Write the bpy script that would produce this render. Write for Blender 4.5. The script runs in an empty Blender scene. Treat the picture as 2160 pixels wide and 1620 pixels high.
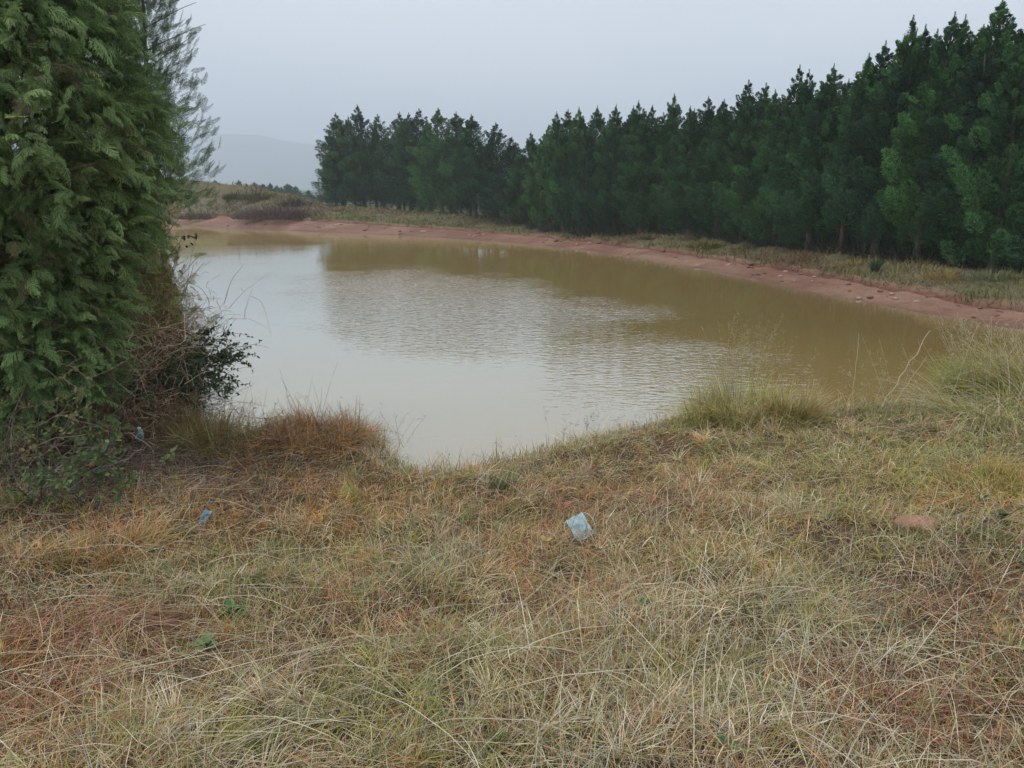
import bpy, math, random
import numpy as np
from mathutils import Vector

rad = math.radians
SC = bpy.context.scene
COL = SC.collection

# ------------------------------------------------------------------ camera
CAM = np.array([0.0, 0.0, 2.45])
F = 1620.0
PITCH = math.atan(398 / F)
cd = bpy.data.cameras.new('camera')
cam = bpy.data.objects.new('camera', cd)
COL.objects.link(cam)
cam.location = CAM
cam.rotation_euler = (math.pi / 2 - PITCH, 0, 0)
cd.sensor_width = 36.0
cd.lens = 36.0 * F / 2160
cd.clip_start = 0.05
cd.clip_end = 30000
SC.camera = cam

# ------------------------------------------------------------------ world, sun, exposure
SUN_EL, SUN_AZ = 66, 245      # hidden behind the overcast
W = bpy.data.worlds.new('World')
SC.world = W
W.use_nodes = True
nt = W.node_tree
nt.nodes.clear()
N = nt.nodes.new
L = nt.links.new
out = N('ShaderNodeOutputWorld')
bg = N('ShaderNodeBackground')
sky = N('ShaderNodeTexSky')
sky.sky_type = 'NISHITA'
sky.sun_disc = False
sky.sun_elevation = rad(SUN_EL)
sky.sun_rotation = rad(SUN_AZ)
sky.air_density = 1.0
sky.dust_density = 3.0
tc = N('ShaderNodeTexCoord')
mp = N('ShaderNodeMapping')
mp.inputs['Scale'].default_value = (1.0, 1.0, 3.0)
noi = N('ShaderNodeTexNoise')
noi.inputs['Scale'].default_value = 1.6
noi.inputs['Detail'].default_value = 4
noi.inputs['Roughness'].default_value = 0.5
cr = N('ShaderNodeValToRGB')
cr.color_ramp.elements[0].position = 0.33
cr.color_ramp.elements[0].color = (5.3, 6.05, 6.9, 1)
cr.color_ramp.elements[1].position = 0.66
cr.color_ramp.elements[1].color = (7.6, 8.0, 8.45, 1)
mx = N('ShaderNodeMixRGB')
mx.inputs['Fac'].default_value = 0.86
L(tc.outputs['Generated'], mp.inputs['Vector'])
L(mp.outputs['Vector'], noi.inputs['Vector'])
L(noi.outputs['Fac'], cr.inputs['Fac'])
L(sky.outputs['Color'], mx.inputs['Color1'])
L(cr.outputs['Color'], mx.inputs['Color2'])
L(mx.outputs['Color'], bg.inputs['Color'])
bg.inputs['Strength'].default_value = 0.125
L(bg.outputs['Background'], out.inputs['Surface'])

sd = bpy.data.lights.new('sun', 'SUN')
so = bpy.data.objects.new('sun', sd)
COL.objects.link(so)
sd.energy = 1.4
sd.angle = rad(20)
sd.color = (1.0, 0.97, 0.92)
_az = rad(SUN_AZ)
sdir = Vector((math.sin(_az) * math.cos(rad(SUN_EL)), math.cos(_az) * math.cos(rad(SUN_EL)), math.sin(rad(SUN_EL))))
so.rotation_euler = sdir.to_track_quat('Z', 'Y').to_euler()
SC.view_settings.view_transform = 'Standard'
SC.view_settings.look = 'None'
SC.view_settings.exposure = 0.17
SC.view_settings.gamma = 1.0
SC.cycles.use_denoising = True
SC.cycles.max_bounces = 6
SC.cycles.diffuse_bounces = 3
SC.cycles.glossy_bounces = 3
SC.cycles.transparent_max_bounces = 8
SC.cycles.volume_bounces = 2

# ------------------------------------------------------------------ helpers
rng = np.random.default_rng(11)
CP, SP = math.cos(PITCH), math.sin(PITCH)


def ray(xp, yp):
    a = (xp - 1080) / F
    b = (810 - yp) / F
    return np.array([a, CP + b * SP, b * CP - SP])


def px(xp, yp, z):
    d = ray(xp, yp)
    return CAM + d * (z - CAM[2]) / d[2]


def pxd(xp, yp, Y):
    "point on the pixel's ray at world depth Y"
    d = ray(xp, yp)
    return CAM + d * Y / d[1]


def tag(o, label=None, cat=None, group=None, kind=None):
    if label: o['label'] = label
    if cat: o['category'] = cat
    if group: o['group'] = group
    if kind: o['kind'] = kind
    return o


def empty(name, loc, rz=0.0):
    o = bpy.data.objects.new(name, None)
    COL.objects.link(o)
    o.location = loc
    o.rotation_euler = (0, 0, rz)
    o.empty_display_size = 0.1
    return o


class MB:
    "collects vertex / quad / tri arrays with a colour per vertex; one mesh object comes out"

    def __init__(s):
        s.v, s.c, s.q, s.t, s.n = [], [], [], [], 0

    def add(s, v, c, q=None, t=None):
        v = np.asarray(v, float).reshape(-1, 3)
        c = np.asarray(c, float)
        if c.ndim == 1: c = np.tile(c, (len(v), 1))
        s.v.append(v); s.c.append(c.reshape(-1, 3))
        if q is not None and len(q): s.q.append(np.asarray(q, np.int64).reshape(-1, 4) + s.n)
        if t is not None and len(t): s.t.append(np.asarray(t, np.int64).reshape(-1, 3) + s.n)
        s.n += len(v)

    def mesh(s, name, mat, smooth=False):
        v = np.concatenate(s.v); c = np.concatenate(s.c)
        q = np.concatenate(s.q) if s.q else np.zeros((0, 4), np.int64)
        t = np.concatenate(s.t) if s.t else np.zeros((0, 3), np.int64)
        me = bpy.data.meshes.new(name)
        me.vertices.add(len(v))
        me.vertices.foreach_set('co', v.astype(np.float32).ravel())
        nl = q.size + t.size
        me.loops.add(nl)
        me.loops.foreach_set('vertex_index', np.concatenate([q.ravel(), t.ravel()]).astype(np.int32))
        me.polygons.add(len(q) + len(t))
        ls = np.concatenate([np.arange(len(q)) * 4, q.size + np.arange(len(t)) * 3]).astype(np.int32)
        me.polygons.foreach_set('loop_start', ls)
        me.polygons.foreach_set('use_smooth', np.full(len(q) + len(t), smooth, bool))
        at = me.color_attributes.new('col', 'FLOAT_COLOR', 'POINT')
        ca = np.ones((len(v), 4), np.float32); ca[:, :3] = c
        at.data.foreach_set('color', ca.ravel())
        me.update(calc_edges=True)
        me.materials.append(mat)
        return me

    def build(s, name, mat, parent=None, smooth=False):
        o = bpy.data.objects.new(name, s.mesh(name, mat, smooth))
        COL.objects.link(o)
        if parent: o.parent = parent
        return o


def ribbons(mb, cur, wid, side, col):
    "cur (n,k,3), wid (n,k), side (n,3) or (n,k,3), col (n,3) or (n,k,3)"
    n, k, _ = cur.shape
    if side.ndim == 2: side = side[:, None, :]
    if col.ndim == 2: col = np.repeat(col[:, None, :], k, 1)
    off = side * wid[..., None] * 0.5
    v = np.stack([cur - off, cur + off], 2).reshape(n, k * 2, 3)
    c = np.repeat(col[:, :, None, :], 2, 2).reshape(n, k * 2, 3)
    j = np.arange(k - 1)
    f = np.stack([j * 2, j * 2 + 1, j * 2 + 3, j * 2 + 2], 1)
    q = (np.arange(n)[:, None, None] * (k * 2) + f[None]).reshape(-1, 4)
    mb.add(v.reshape(-1, 3), c.reshape(-1, 3), q)


def tubes(mb, cur, rr, col, m=3):
    n, k, _ = cur.shape
    d = np.gradient(cur, axis=1)
    d /= np.linalg.norm(d, axis=2, keepdims=True) + 1e-9
    ref = np.where(np.abs(d[..., 2:3]) > 0.9, np.array([1.0, 0, 0]), np.array([0, 0, 1.0]))
    a = np.cross(d, ref); a /= np.linalg.norm(a, axis=2, keepdims=True) + 1e-9
    b = np.cross(d, a)
    an = np.arange(m) * 2 * np.pi / m
    v = cur[:, :, None] + rr[..., None, None] * (a[:, :, None] * np.cos(an)[:, None] + b[:, :, None] * np.sin(an)[:, None])
    if col.ndim == 2: col = np.repeat(col[:, None, :], k, 1)
    c = np.repeat(col[:, :, None, :], m, 2)
    j = np.arange(k - 1)[:, None]; i = np.arange(m)[None]
    f = np.stack([j * m + i, j * m + (i + 1) % m, (j + 1) * m + (i + 1) % m, (j + 1) * m + i], -1).reshape(-1, 4)
    q = (np.arange(n)[:, None, None] * (k * m) + f[None]).reshape(-1, 4)
    mb.add(v.reshape(-1, 3), c.reshape(-1, 3), q)


def arcs(P, az, e0, bend, Ln, k, wob=0.0):
    "curves that leave P at azimuth az, elevation e0 and droop by bend along their length"
    n = len(P)
    cur = np.zeros((n, k, 3)); cur[:, 0] = P
    azw = az.copy()
    for j in range(1, k):
        e = e0 - bend * (j - 0.5) / (k - 1)
        if wob: azw = azw + rng.normal(0, wob, n); e = e + rng.normal(0, wob, n)
        st = (Ln / (k - 1))[:, None]
        cur[:, j] = cur[:, j - 1] + st * np.stack([np.cos(azw) * np.cos(e), np.sin(azw) * np.cos(e), np.sin(e)], 1)
    return cur


def perp(az, tw):
    "side vectors for arcs: horizontal perpendicular twisted towards the vertical"
    return np.stack([-np.sin(az) * np.cos(tw), np.cos(az) * np.cos(tw), np.sin(tw)], 1)


def vnoise(x, y, s, seed=0):
    "smooth value noise -1..1"
    x = np.asarray(x, float) / s + seed * 17.3; y = np.asarray(y, float) / s + seed * 5.7
    xi = np.floor(x).astype(np.int64); yi = np.floor(y).astype(np.int64)
    fx = x - xi; fy = y - yi
    fx = fx * fx * (3 - 2 * fx); fy = fy * fy * (3 - 2 * fy)

    def h(a, b):
        n = (a * 374761393 + b * 668265263 + seed * 1442695) & 0x7fffffff
        n = ((n ^ (n >> 13)) * 1274126177) & 0x7fffffff
        return ((n ^ (n >> 16)) & 0xffff) / 32767.5 - 1
    return (h(xi, yi) * (1 - fx) + h(xi + 1, yi) * fx) * (1 - fy) + (h(xi, yi + 1) * (1 - fx) + h(xi + 1, yi + 1) * fx) * fy


def sm(a, b, x):
    t = np.clip((x - a) / (b - a), 0, 1)
    return t * t * (3 - 2 * t)


# ------------------------------------------------------------------ materials
def mat_col(name, rough=0.8, noise=0.0, nscale=5.0, spec=0.2, trans=0.0, objvar=0.0, bump=0.0, bscale=30.0):
    m = bpy.data.materials.new(name); m.use_nodes = True
    t = m.node_tree; b = t.nodes['Principled BSDF']
    at = t.nodes.new('ShaderNodeAttribute'); at.attribute_name = 'col'
    colr = at.outputs['Color']
    if noise:
        nz = t.nodes.new('ShaderNodeTexNoise'); nz.inputs['Scale'].default_value = nscale; nz.inputs['Detail'].default_value = 6
        nz.inputs['Roughness'].default_value = 0.65
        g = t.nodes.new('ShaderNodeNewGeometry'); t.links.new(g.outputs['Position'], nz.inputs['Vector'])
        mr = t.nodes.new('ShaderNodeMapRange')
        mr.inputs['From Min'].default_value = 0.25; mr.inputs['From Max'].default_value = 0.75
        mr.inputs['To Min'].default_value = 1 - noise; mr.inputs['To Max'].default_value = 1 + noise
        t.links.new(nz.outputs['Fac'], mr.inputs['Value'])
        mm = t.nodes.new('ShaderNodeVectorMath'); mm.operation = 'SCALE'
        t.links.new(colr, mm.inputs[0]); t.links.new(mr.outputs['Result'], mm.inputs['Scale'])
        colr = mm.outputs['Vector']
    if objvar:
        oi = t.nodes.new('ShaderNodeObjectInfo')
        rp = t.nodes.new('ShaderNodeValToRGB')
        rp.color_ramp.elements[0].color = (1 - objvar, 1 - objvar * 0.85, 1 - objvar * 0.5, 1)
        rp.color_ramp.elements[1].color = (1 + objvar * 0.9, 1 + objvar, 1 - objvar * 0.4, 1)
        t.links.new(oi.outputs['Random'], rp.inputs['Fac'])
        mm = t.nodes.new('ShaderNodeVectorMath'); mm.operation = 'MULTIPLY'
        t.links.new(colr, mm.inputs[0]); t.links.new(rp.outputs['Color'], mm.inputs[1])
        colr = mm.outputs['Vector']
    t.links.new(colr, b.inputs['Base Color'])
    b.inputs['Roughness'].default_value = rough
    b.inputs['Specular IOR Level'].default_value = spec
    if bump:
        nz2 = t.nodes.new('ShaderNodeTexNoise'); nz2.inputs['Scale'].default_value = bscale; nz2.inputs['Detail'].default_value = 8
        g2 = t.nodes.new('ShaderNodeNewGeometry'); t.links.new(g2.outputs['Position'], nz2.inputs['Vector'])
        bp = t.nodes.new('ShaderNodeBump'); bp.inputs['Strength'].default_value = 0.8; bp.inputs['Distance'].default_value = bump
        t.links.new(nz2.outputs['Fac'], bp.inputs['Height']); t.links.new(bp.outputs['Normal'], b.inputs['Normal'])
    if trans:
        o = t.nodes['Material Output']
        tr = t.nodes.new('ShaderNodeBsdfTranslucent'); t.links.new(colr, tr.inputs['Color'])
        ms = t.nodes.new('ShaderNodeMixShader'); ms.inputs['Fac'].default_value = trans
        t.links.new(b.outputs['BSDF'], ms.inputs[1]); t.links.new(tr.outputs['BSDF'], ms.inputs[2])
        t.links.new(ms.outputs['Shader'], o.inputs['Surface'])
    return m


M_ground = mat_col('soil_and_thatch', 0.95, 0.35, 6.0, 0.1, bump=0.03, bscale=25)
M_grass = mat_col('dry_grass', 0.7, 0, spec=0.2, trans=0.14)
M_leaf = mat_col('conifer_foliage', 0.75, 0, spec=0.15, trans=0.15, objvar=0.42)
M_spray = mat_col('near_foliage', 0.6, 0, spec=0.25, trans=0.25)
M_bark = mat_col('bark', 0.9, 0.3, 12, 0.1, bump=0.01, bscale=40)
M_mud = mat_col('red_mud', 0.75, 0.22, 2.5, 0.3, bump=0.05, bscale=9)
_t = M_mud.node_tree
_v = _t.nodes.new('ShaderNodeTexVoronoi'); _v.feature = 'DISTANCE_TO_EDGE'; _v.inputs['Scale'].default_value = 3.6
_g = _t.nodes.new('ShaderNodeNewGeometry'); _nz = _t.nodes.new('ShaderNodeTexNoise'); _nz.inputs['Scale'].default_value = 2.0
_mx = _t.nodes.new('ShaderNodeMixRGB'); _mx.inputs['Fac'].default_value = .25
_t.links.new(_g.outputs['Position'], _mx.inputs['Color1']); _t.links.new(_nz.outputs['Color'], _mx.inputs['Color2']); _t.links.new(_g.outputs['Position'], _nz.inputs['Vector'])
_t.links.new(_mx.outputs['Color'], _v.inputs['Vector'])
_r = _t.nodes.new('ShaderNodeMapRange'); _r.inputs['From Max'].default_value = .05; _t.links.new(_v.outputs['Distance'], _r.inputs['Value'])
_b = _t.nodes.new('ShaderNodeBump'); _b.inputs['Distance'].default_value = .03; _b.inputs['Strength'].default_value = .6
_t.links.new(_r.outputs['Result'], _b.inputs['Height'])
_pb = [n_ for n_ in _t.nodes if n_.type == 'BUMP' and n_ != _b][0]
_t.links.new(_b.outputs['Normal'], _pb.inputs['Normal'])
M_hill = mat_col('hill_cover', 0.95, 0.2, 0.01, 0.0)
M_rock = mat_col('stone_surface', 0.85, 0.25, 30, 0.2, bump=0.004, bscale=120)
M_litter = mat_col('faded_plastic', 0.55, 0.12, 60, 0.4, trans=0.1)

# ------------------------------------------------------------------ the lie of the land
far_px = [(300, 470), (387, 474), (498, 483), (709, 491), (905, 500), (1100, 513), (1285, 535), (1409, 557),
          (1560, 583), (1733, 622), (1905, 655), (2035, 677), (2160, 698)]
FAR = [px(a, b, 0)[:2] for a, b in far_px]
near_px = [(2160, 800, .3), (1960, 856, .3), (1840, 868, .3), (1745, 872, .3), (1690, 868, .35), (1480, 868, .38), (1350, 893, .38),
           (1200, 925, .38), (1080, 962, .38), (1000, 985, .38), (900, 990, .38), (840, 975, .38), (790, 935, .38),
           (700, 915, .38), (600, 918, .38), (480, 925, .38), (415, 905, .38)]
NEAR = [px(a, b, c)[:2] for a, b, c in near_px]
SHORE = np.array(FAR + [np.array([12.5, 11.5]), np.array([11.5, 9.2]), np.array([8.0, 8.9])] + NEAR +
                 [np.array([-3.6, 8.5]), np.array([-6.2, 14]), np.array([-13, 29]), np.array([-28, 58])])


def chaikin(P, it=2):
    for _ in range(it):
        Q = np.roll(P, -1, 0)
        P = np.stack([P * .75 + Q * .25, P * .25 + Q * .75], 1).reshape(-1, 2)
    return P


SH = chaikin(SHORE, 2)


def shore_dist(x, y):
    "signed distance to the water's edge, positive on land"
    x = np.asarray(x, float).ravel(); y = np.asarray(y, float).ravel()
    A = SH; B = np.roll(SH, -1, 0)
    outd = np.empty(len(x)); ins = np.zeros(len(x), bool)
    for s in range(0, len(x), 40000):
        p = np.stack([x[s:s + 40000], y[s:s + 40000]], 1)
        dm = np.full(len(p), 1e18); c = np.zeros(len(p), bool)
        for a, b in zip(A, B):
            ab = b - a
            t = np.clip(((p - a) @ ab) / (ab @ ab), 0, 1)
            d2 = ((p - a - t[:, None] * ab) ** 2).sum(1)
            dm = np.minimum(dm, d2)
            if a[1] != b[1]:
                cond = ((a[1] > p[:, 1]) != (b[1] > p[:, 1])) & (p[:, 0] < (b[0] - a[0]) * (p[:, 1] - a[1]) / (b[1] - a[1]) + a[0])
                c ^= cond
        outd[s:s + 40000] = np.sqrt(dm); ins[s:s + 40000] = c
    return np.where(ins, -outd, outd)


AA = np.array([-.55, -.45, -.40, -.33, -.28, -.235, -.14, 0, .2, .5, .67, 1.0])
TOP = np.array([4.2, 4.1, 3.9, 3.2, 2.4, 1.45, 1.2, .9, .62, .5, .45, .45])
LIP = np.array([.9, .9, .9, .85, .8, .75, .6, .42, .32, .28, .26, .26])
TT = np.array([14, 14, 13, 12, 11, 10, 9, 5, 4, 3, 2.6, 2.6])


def wfar(x, y):
    return sm(9.8, 12.5, y + 0.12 * np.abs(x))


def height(x, y, d=None, fine=True):
    x = np.asarray(x, float); y = np.asarray(y, float); sh = x.shape
    x = x.ravel(); y = y.ravel()
    if d is None: d = shore_dist(x, y)
    a = x / np.maximum(y, 1.0)
    top = np.interp(a, AA, TOP); lip = np.interp(a, AA, LIP); tt = np.interp(a, AA, TT)
    kf = np.where(a < -.40, sm(38, 56, y), 1.0)
    top = .9 + (top - .9) * kf; lip = .5 + (lip - .5) * kf
    un = np.where(d < 0, np.maximum(d * 0.35, -1.2), 0)
    nz1 = vnoise(x, y, 1.7, 1); nz2 = vnoise(x, y, .45, 2); nz3 = vnoise(x, y, .16, 3)
    # near bank: a short cut edge, then tussocky ground up to the viewer
    hn = .38 * sm(0, .22, d) + .50 * sm(.1, 5.2, d) + (nz1 * .05 + nz2 * .05 + nz3 * .024) * sm(.1, .7, d)
    hn = hn + .13 * np.exp(-(((x + 1.75) / .75) ** 2 + ((y - 6.15) / .5) ** 2)) * sm(0, .3, d)
    # far bank: mud slope, little scarp, grass rising to the tree line
    wl = np.interp(a, AA, [3, 3, 3, 3, 2.8, 2.6, 2.3, 2.0, 1.8, 1.7, 1.6, 1.6]) + .25 * vnoise(x, y, 3, 5)
    hf = (lip - .12) * np.clip(d / wl, 0, 1) ** .9 + .12 * sm(wl, wl + .12, d)
    big = vnoise(x, y, 5, 6) * .12 + vnoise(x, y, 1.3, 7) * .06
    hf = hf + (top - lip) * sm(wl, tt, d) + big * sm(wl, tt, d)
    hf = hf + np.where(d > 0, .015 * nz2 + .01 * nz3, 0)
    w = wfar(x, y)
    h = hn * (1 - w) + hf * w + un
    # the land falls away behind the belt of trees
    r = np.hypot(x, y)
    fall = sm(20, 190, d) * np.where(a < -.2, 1, 1)
    h = h - fall * (6.0 + top)
    h = h + sm(300, 900, r) * (8 + 9 * vnoise(x, y, 420, 8) + 4 * vnoise(x, y, 160, 9))
    return h.reshape(sh)


def hit(xp, yp, dmax=120):
    d = ray(xp, yp)
    s = np.concatenate([np.linspace(1.0, 12, 500), np.linspace(12, dmax, 900)])
    P = CAM + s[:, None] * d
    hz = height(P[:, 0], P[:, 1])
    hz = np.maximum(hz, 0)
    k = np.argmax(P[:, 2] < hz)
    return P[k]


def hz1(x, y):
    return float(height(np.array([x]), np.array([y]))[0])


# ------------------------------------------------------------------ ground sheet
def axis(lo, hi, n, a):
    u = np.linspace(math.asinh(lo / a), math.asinh(hi / a), n)
    return a * np.sinh(u)


gx = axis(-4200, 4200, 620, 3.2)
gy = axis(-14, 3700, 620, 4.0)
X, Y = np.meshgrid(gx, gy)
D = shore_dist(X.ravel(), Y.ravel()).reshape(X.shape)
Z = height(X, Y, D.ravel())
wf = wfar(X, Y)
Z = Z - 0.25 * wf * sm(-3, -1.5, D) * (1 - sm(7.0, 8.6, D)) * sm(-.462, -.44, X / np.maximum(Y, 1))          # the modelled bank lies over this band
mb = MB()
straw = np.array([.17, .125, .07]); soil = np.array([.10, .065, .042]); green = np.array([.085, .085, .035])
k1 = sm(-.3, .5, vnoise(X, Y, 1.2, 21))[..., None]; k2 = sm(-.2, .6, vnoise(X, Y, 6, 22))[..., None]
farc = (np.array([.14, .115, .06]) * (1 - k2) + np.array([.09, .10, .042]) * k2)
nearc = soil * (1 - k1) + np.array([.12, .085, .045]) * k1
c = nearc * (1 - wf[..., None]) + farc * wf[..., None]
vf = sm(150, 400, np.hypot(X, Y))[..., None]
c = c * (1 - vf) + np.array([.045, .06, .035]) * vf
c = np.where((D < 0)[..., None], np.array([.26, .13, .08]), c)
ny, nx = X.shape
i, j = np.meshgrid(np.arange(ny - 1), np.arange(nx - 1), indexing='ij')
q = np.stack([i * nx + j, i * nx + j + 1, (i + 1) * nx + j + 1, (i + 1) * nx + j], -1).reshape(-1, 4)
mb.add(np.stack([X, Y, Z], -1).reshape(-1, 3), c.reshape(-1, 3), q)
g = mb.build('ground', M_ground, smooth=True)
tag(g, kind='structure')

# ------------------------------------------------------------------ far bank of red mud with its lip
seg = np.array([SHORE[-1]] + FAR + [np.array([12.5, 11.5]), np.array([11.5, 9.2])])


def resample(P, step):
    for _ in range(3):
        Q = [P[0]]
        for a, b in zip(P[:-1], P[1:]): Q += [a * .75 + b * .25, a * .25 + b * .75]
        Q.append(P[-1]); P = np.array(Q)
    s = np.concatenate([[0], np.cumsum(np.linalg.norm(np.diff(P, axis=0), axis=1))])
    n = int(s[-1] / step); u = np.linspace(0, s[-1], n)
    return np.stack([np.interp(u, s, P[:, 0]), np.interp(u, s, P[:, 1])], 1)


cl = resample(seg, 0.09)
tg = np.gradient(cl, axis=0)
kk = np.ones(61) / 61
tg = np.stack([np.convolve(np.pad(tg[:, m], 30, 'edge'), kk, 'valid') for m in (0, 1)], 1)
tg /= np.linalg.norm(tg, axis=1, keepdims=True)
nrm = np.stack([-tg[:, 1], tg[:, 0]], 1)
ctr = np.array([0, 25.0])
if np.mean(((cl - ctr) * nrm).sum(1)) < 0: nrm = -nrm
offs = np.concatenate([np.linspace(-2.2, 0, 10)[:-1], np.linspace(0, 3.4, 52), np.linspace(3.5, 8.2, 34)])
P = cl[:, None] + nrm[:, None] * offs[None, :, None]
bx, by = P[..., 0], P[..., 1]
bd = np.broadcast_to(offs, bx.shape)
dd = shore_dist(bx.ravel(), by.ravel()).reshape(bx.shape)
bz = height(bx, by, dd.ravel())
a_ = bx / np.maximum(by, 1)
wl = np.interp(a_, AA, [3, 3, 3, 3, 2.8, 2.6, 2.3, 2.0, 1.8, 1.7, 1.6, 1.6]) + .25 * vnoise(bx, by, 3, 5)
# lumps, rills and a ragged undercut along the lip
bz = bz + .02 * vnoise(bx, by, .3, 31) * sm(0, .4, dd) + .05 * vnoise(bx, by, .7, 32) * sm(wl - .6, wl, dd)
bz = bz - .09 * np.exp(-((dd - wl + .06) / .07) ** 2) * (.6 + .4 * vnoise(bx, by, .8, 33))
bz = bz - .012 - .24 * sm(7.4, 8.2, dd)
wet = 1 - sm(.0, .5, dd)
mud = np.array([.20, .098, .063]); mud2 = np.array([.27, .155, .105]); red = np.array([.13, .045, .028]); bg_ = np.array([.13, .11, .055])
n1 = sm(-.5, .6, vnoise(bx, by, 1.4, 34))[..., None]
c = mud * (1 - n1) + mud2 * n1
c = c * (1 - .25 * wet[..., None])
lipm = np.exp(-((dd - wl + .03) / (.05 + .02 * (1 + vnoise(bx, by, .9, 37)))) ** 2)[..., None]
c = c * (1 - lipm) + red * lipm
gr = sm(wl + .02, wl + .22 + .15 * vnoise(bx, by, 1.0, 35), dd)[..., None]
c = c * (1 - gr) + bg_ * gr
n_, m_ = bx.shape
i, j = np.meshgrid(np.arange(n_ - 1), np.arange(m_ - 1), indexing='ij')
q = np.stack([i * m_ + j, i * m_ + j + 1, (i + 1) * m_ + j + 1, (i + 1) * m_ + j], -1).reshape(-1, 4)
mb = MB(); mb.add(np.stack([bx, by, bz], -1).reshape(-1, 3), c.reshape(-1, 3), q)
tag(mb.build('bank', M_mud, smooth=True), kind='structure')

# ------------------------------------------------------------------ water
mb = MB()
ang = SH
cen = np.array([-1.0, 20.0])
wx = axis(-40, 16, 300, 6); wy = np.linspace(math.log(4.0), math.log(75), 260); wy = np.exp(wy)
WX, WY = np.meshgrid(wx, wy)
WD = shore_dist(WX.ravel(), WY.ravel()).reshape(WX.shape)
sh_ = np.exp(-np.maximum(-WD, 0) / .55) * wfar(WX, WY)
ny, nx = WX.shape
i, j = np.meshgrid(np.arange(ny - 1), np.arange(nx - 1), indexing='ij')
q = np.stack([i * nx + j, i * nx + j + 1, (i + 1) * nx + j + 1, (i + 1) * nx + j], -1).reshape(-1, 4)
dq = WD.ravel()[q].min(1)
q = q[dq < 1.2]
brown = np.array([.36, .242, .085]); shal = np.array([.42, .26, .165])
c = brown * (1 - sh_[..., None]) + shal * sh_[..., None]
mb.add(np.stack([WX, WY, np.zeros_like(WX)], -1).reshape(-1, 3), c.reshape(-1, 3), q)
Mw = bpy.data.materials.new('pond_water'); Mw.use_nodes = True
t = Mw.node_tree; t.nodes.clear()
o_ = t.nodes.new('ShaderNodeOutputMaterial'); at = t.nodes.new('ShaderNodeAttribute'); at.attribute_name = 'col'
df = t.nodes.new('ShaderNodeBsdfDiffuse'); gl = t.nodes.new('ShaderNodeBsdfGlossy'); gl.inputs['Roughness'].default_value = 0.02
gl.inputs['Color'].default_value = (.84, .95, 1.0, 1)
ms = t.nodes.new('ShaderNodeMixShader'); fr = t.nodes.new('ShaderNodeFresnel'); fr.inputs['IOR'].default_value = 1.6
pw = t.nodes.new('ShaderNodeMapRange'); pw.inputs['From Max'].default_value = 0.45; pw.inputs['To Min'].default_value = 0.18; pw.inputs['To Max'].default_value = 0.68
t.links.new(fr.outputs['Fac'], pw.inputs['Value']); t.links.new(pw.outputs['Result'], ms.inputs['Fac'])
t.links.new(at.outputs['Color'], df.inputs['Color'])
t.links.new(df.outputs['BSDF'], ms.inputs[1]); t.links.new(gl.outputs['BSDF'], ms.inputs[2]); t.links.new(ms.outputs['Shader'], o_.inputs['Surface'])
ge = t.nodes.new('ShaderNodeNewGeometry')


def wnoise(sx, sy, rot, det, dist=0):
    m = t.nodes.new('ShaderNodeMapping'); m.inputs['Scale'].default_value = (sx, sy, 1); m.inputs['Rotation'].default_value = (0, 0, rot)
    z = t.nodes.new('ShaderNodeTexNoise'); z.inputs['Scale'].default_value = 1; z.inputs['Detail'].default_value = det; z.inputs['Distortion'].default_value = dist
    t.links.new(ge.outputs['Position'], m.inputs['Vector']); t.links.new(m.outputs['Vector'], z.inputs['Vector'])
    return z.outputs['Fac']


w1 = wnoise(6.0, 13, rad(12), 2, .35); w2 = wnoise(3.0, 6, rad(-14), 1)
ad = t.nodes.new('ShaderNodeMath'); ad.operation = 'MULTIPLY_ADD'; ad.inputs[1].default_value = .6
t.links.new(w2, ad.inputs[0]); t.links.new(w1, ad.inputs[2])
pt = wnoise(.10, .16, rad(20), 2)
pr = t.nodes.new('ShaderNodeMapRange'); pr.inputs['From Min'].default_value = .40; pr.inputs['From Max'].default_value = .55
pr.inputs['To Min'].default_value = .35; pr.inputs['To Max'].default_value = 1.0
t.links.new(pt, pr.inputs['Value'])
# ripples: a breeze patch in the middle of the pond, calmer towards the near shore
sx = t.nodes.new('ShaderNodeSeparateXYZ'); t.links.new(ge.outputs['Position'], sx.inputs[0])
calm = t.nodes.new('ShaderNodeMapRange'); calm.inputs['From Min'].default_value = 8.0; calm.inputs['From Max'].default_value = 12.0
calm.inputs['To Min'].default_value = .25; calm.inputs['To Max'].default_value = 1.0
xa = t.nodes.new('ShaderNodeMath'); xa.operation = 'MULTIPLY_ADD'; xa.inputs[1].default_value = .9
t.links.new(sx.outputs['X'], xa.inputs[0]); t.links.new(sx.outputs['Y'], xa.inputs[2]); t.links.new(xa.outputs[0], calm.inputs['Value'])
mu = t.nodes.new('ShaderNodeMath'); mu.operation = 'MULTIPLY'; ar = t.nodes.new('ShaderNodeAttribute'); ar.attribute_name = 'rip'; t.links.new(pr.outputs['Result'], mu.inputs[0]); t.links.new(ar.outputs['Fac'], mu.inputs[1])
bp = t.nodes.new('ShaderNodeBump'); bp.inputs['Distance'].default_value = .015
t.links.new(mu.outputs[0], bp.inputs['Strength']); t.links.new(ad.outputs[0], bp.inputs['Height'])
t.links.new(bp.outputs['Normal'], gl.inputs['Normal'])
po = mb.build('pond', Mw, smooth=True)
dx_, dy_ = WX + .9, WY - 17.5
uu_ = (dx_ * .4 - dy_ * .916) / 11.0; vv_ = (dx_ * .916 + dy_ * .4) / 4.3
rp_ = 1 - sm(.42, 1.22, np.hypot(uu_, vv_) + .16 * vnoise(WX, WY, 1.3, 91) + .07 * vnoise(WX, WY, .5, 92))
rp_ = .10 + .90 * rp_
ra = po.data.attributes.new('rip', 'FLOAT', 'POINT'); ra.data.foreach_set('value', rp_.ravel().astype(np.float32))
tag(po, kind='structure')

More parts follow.
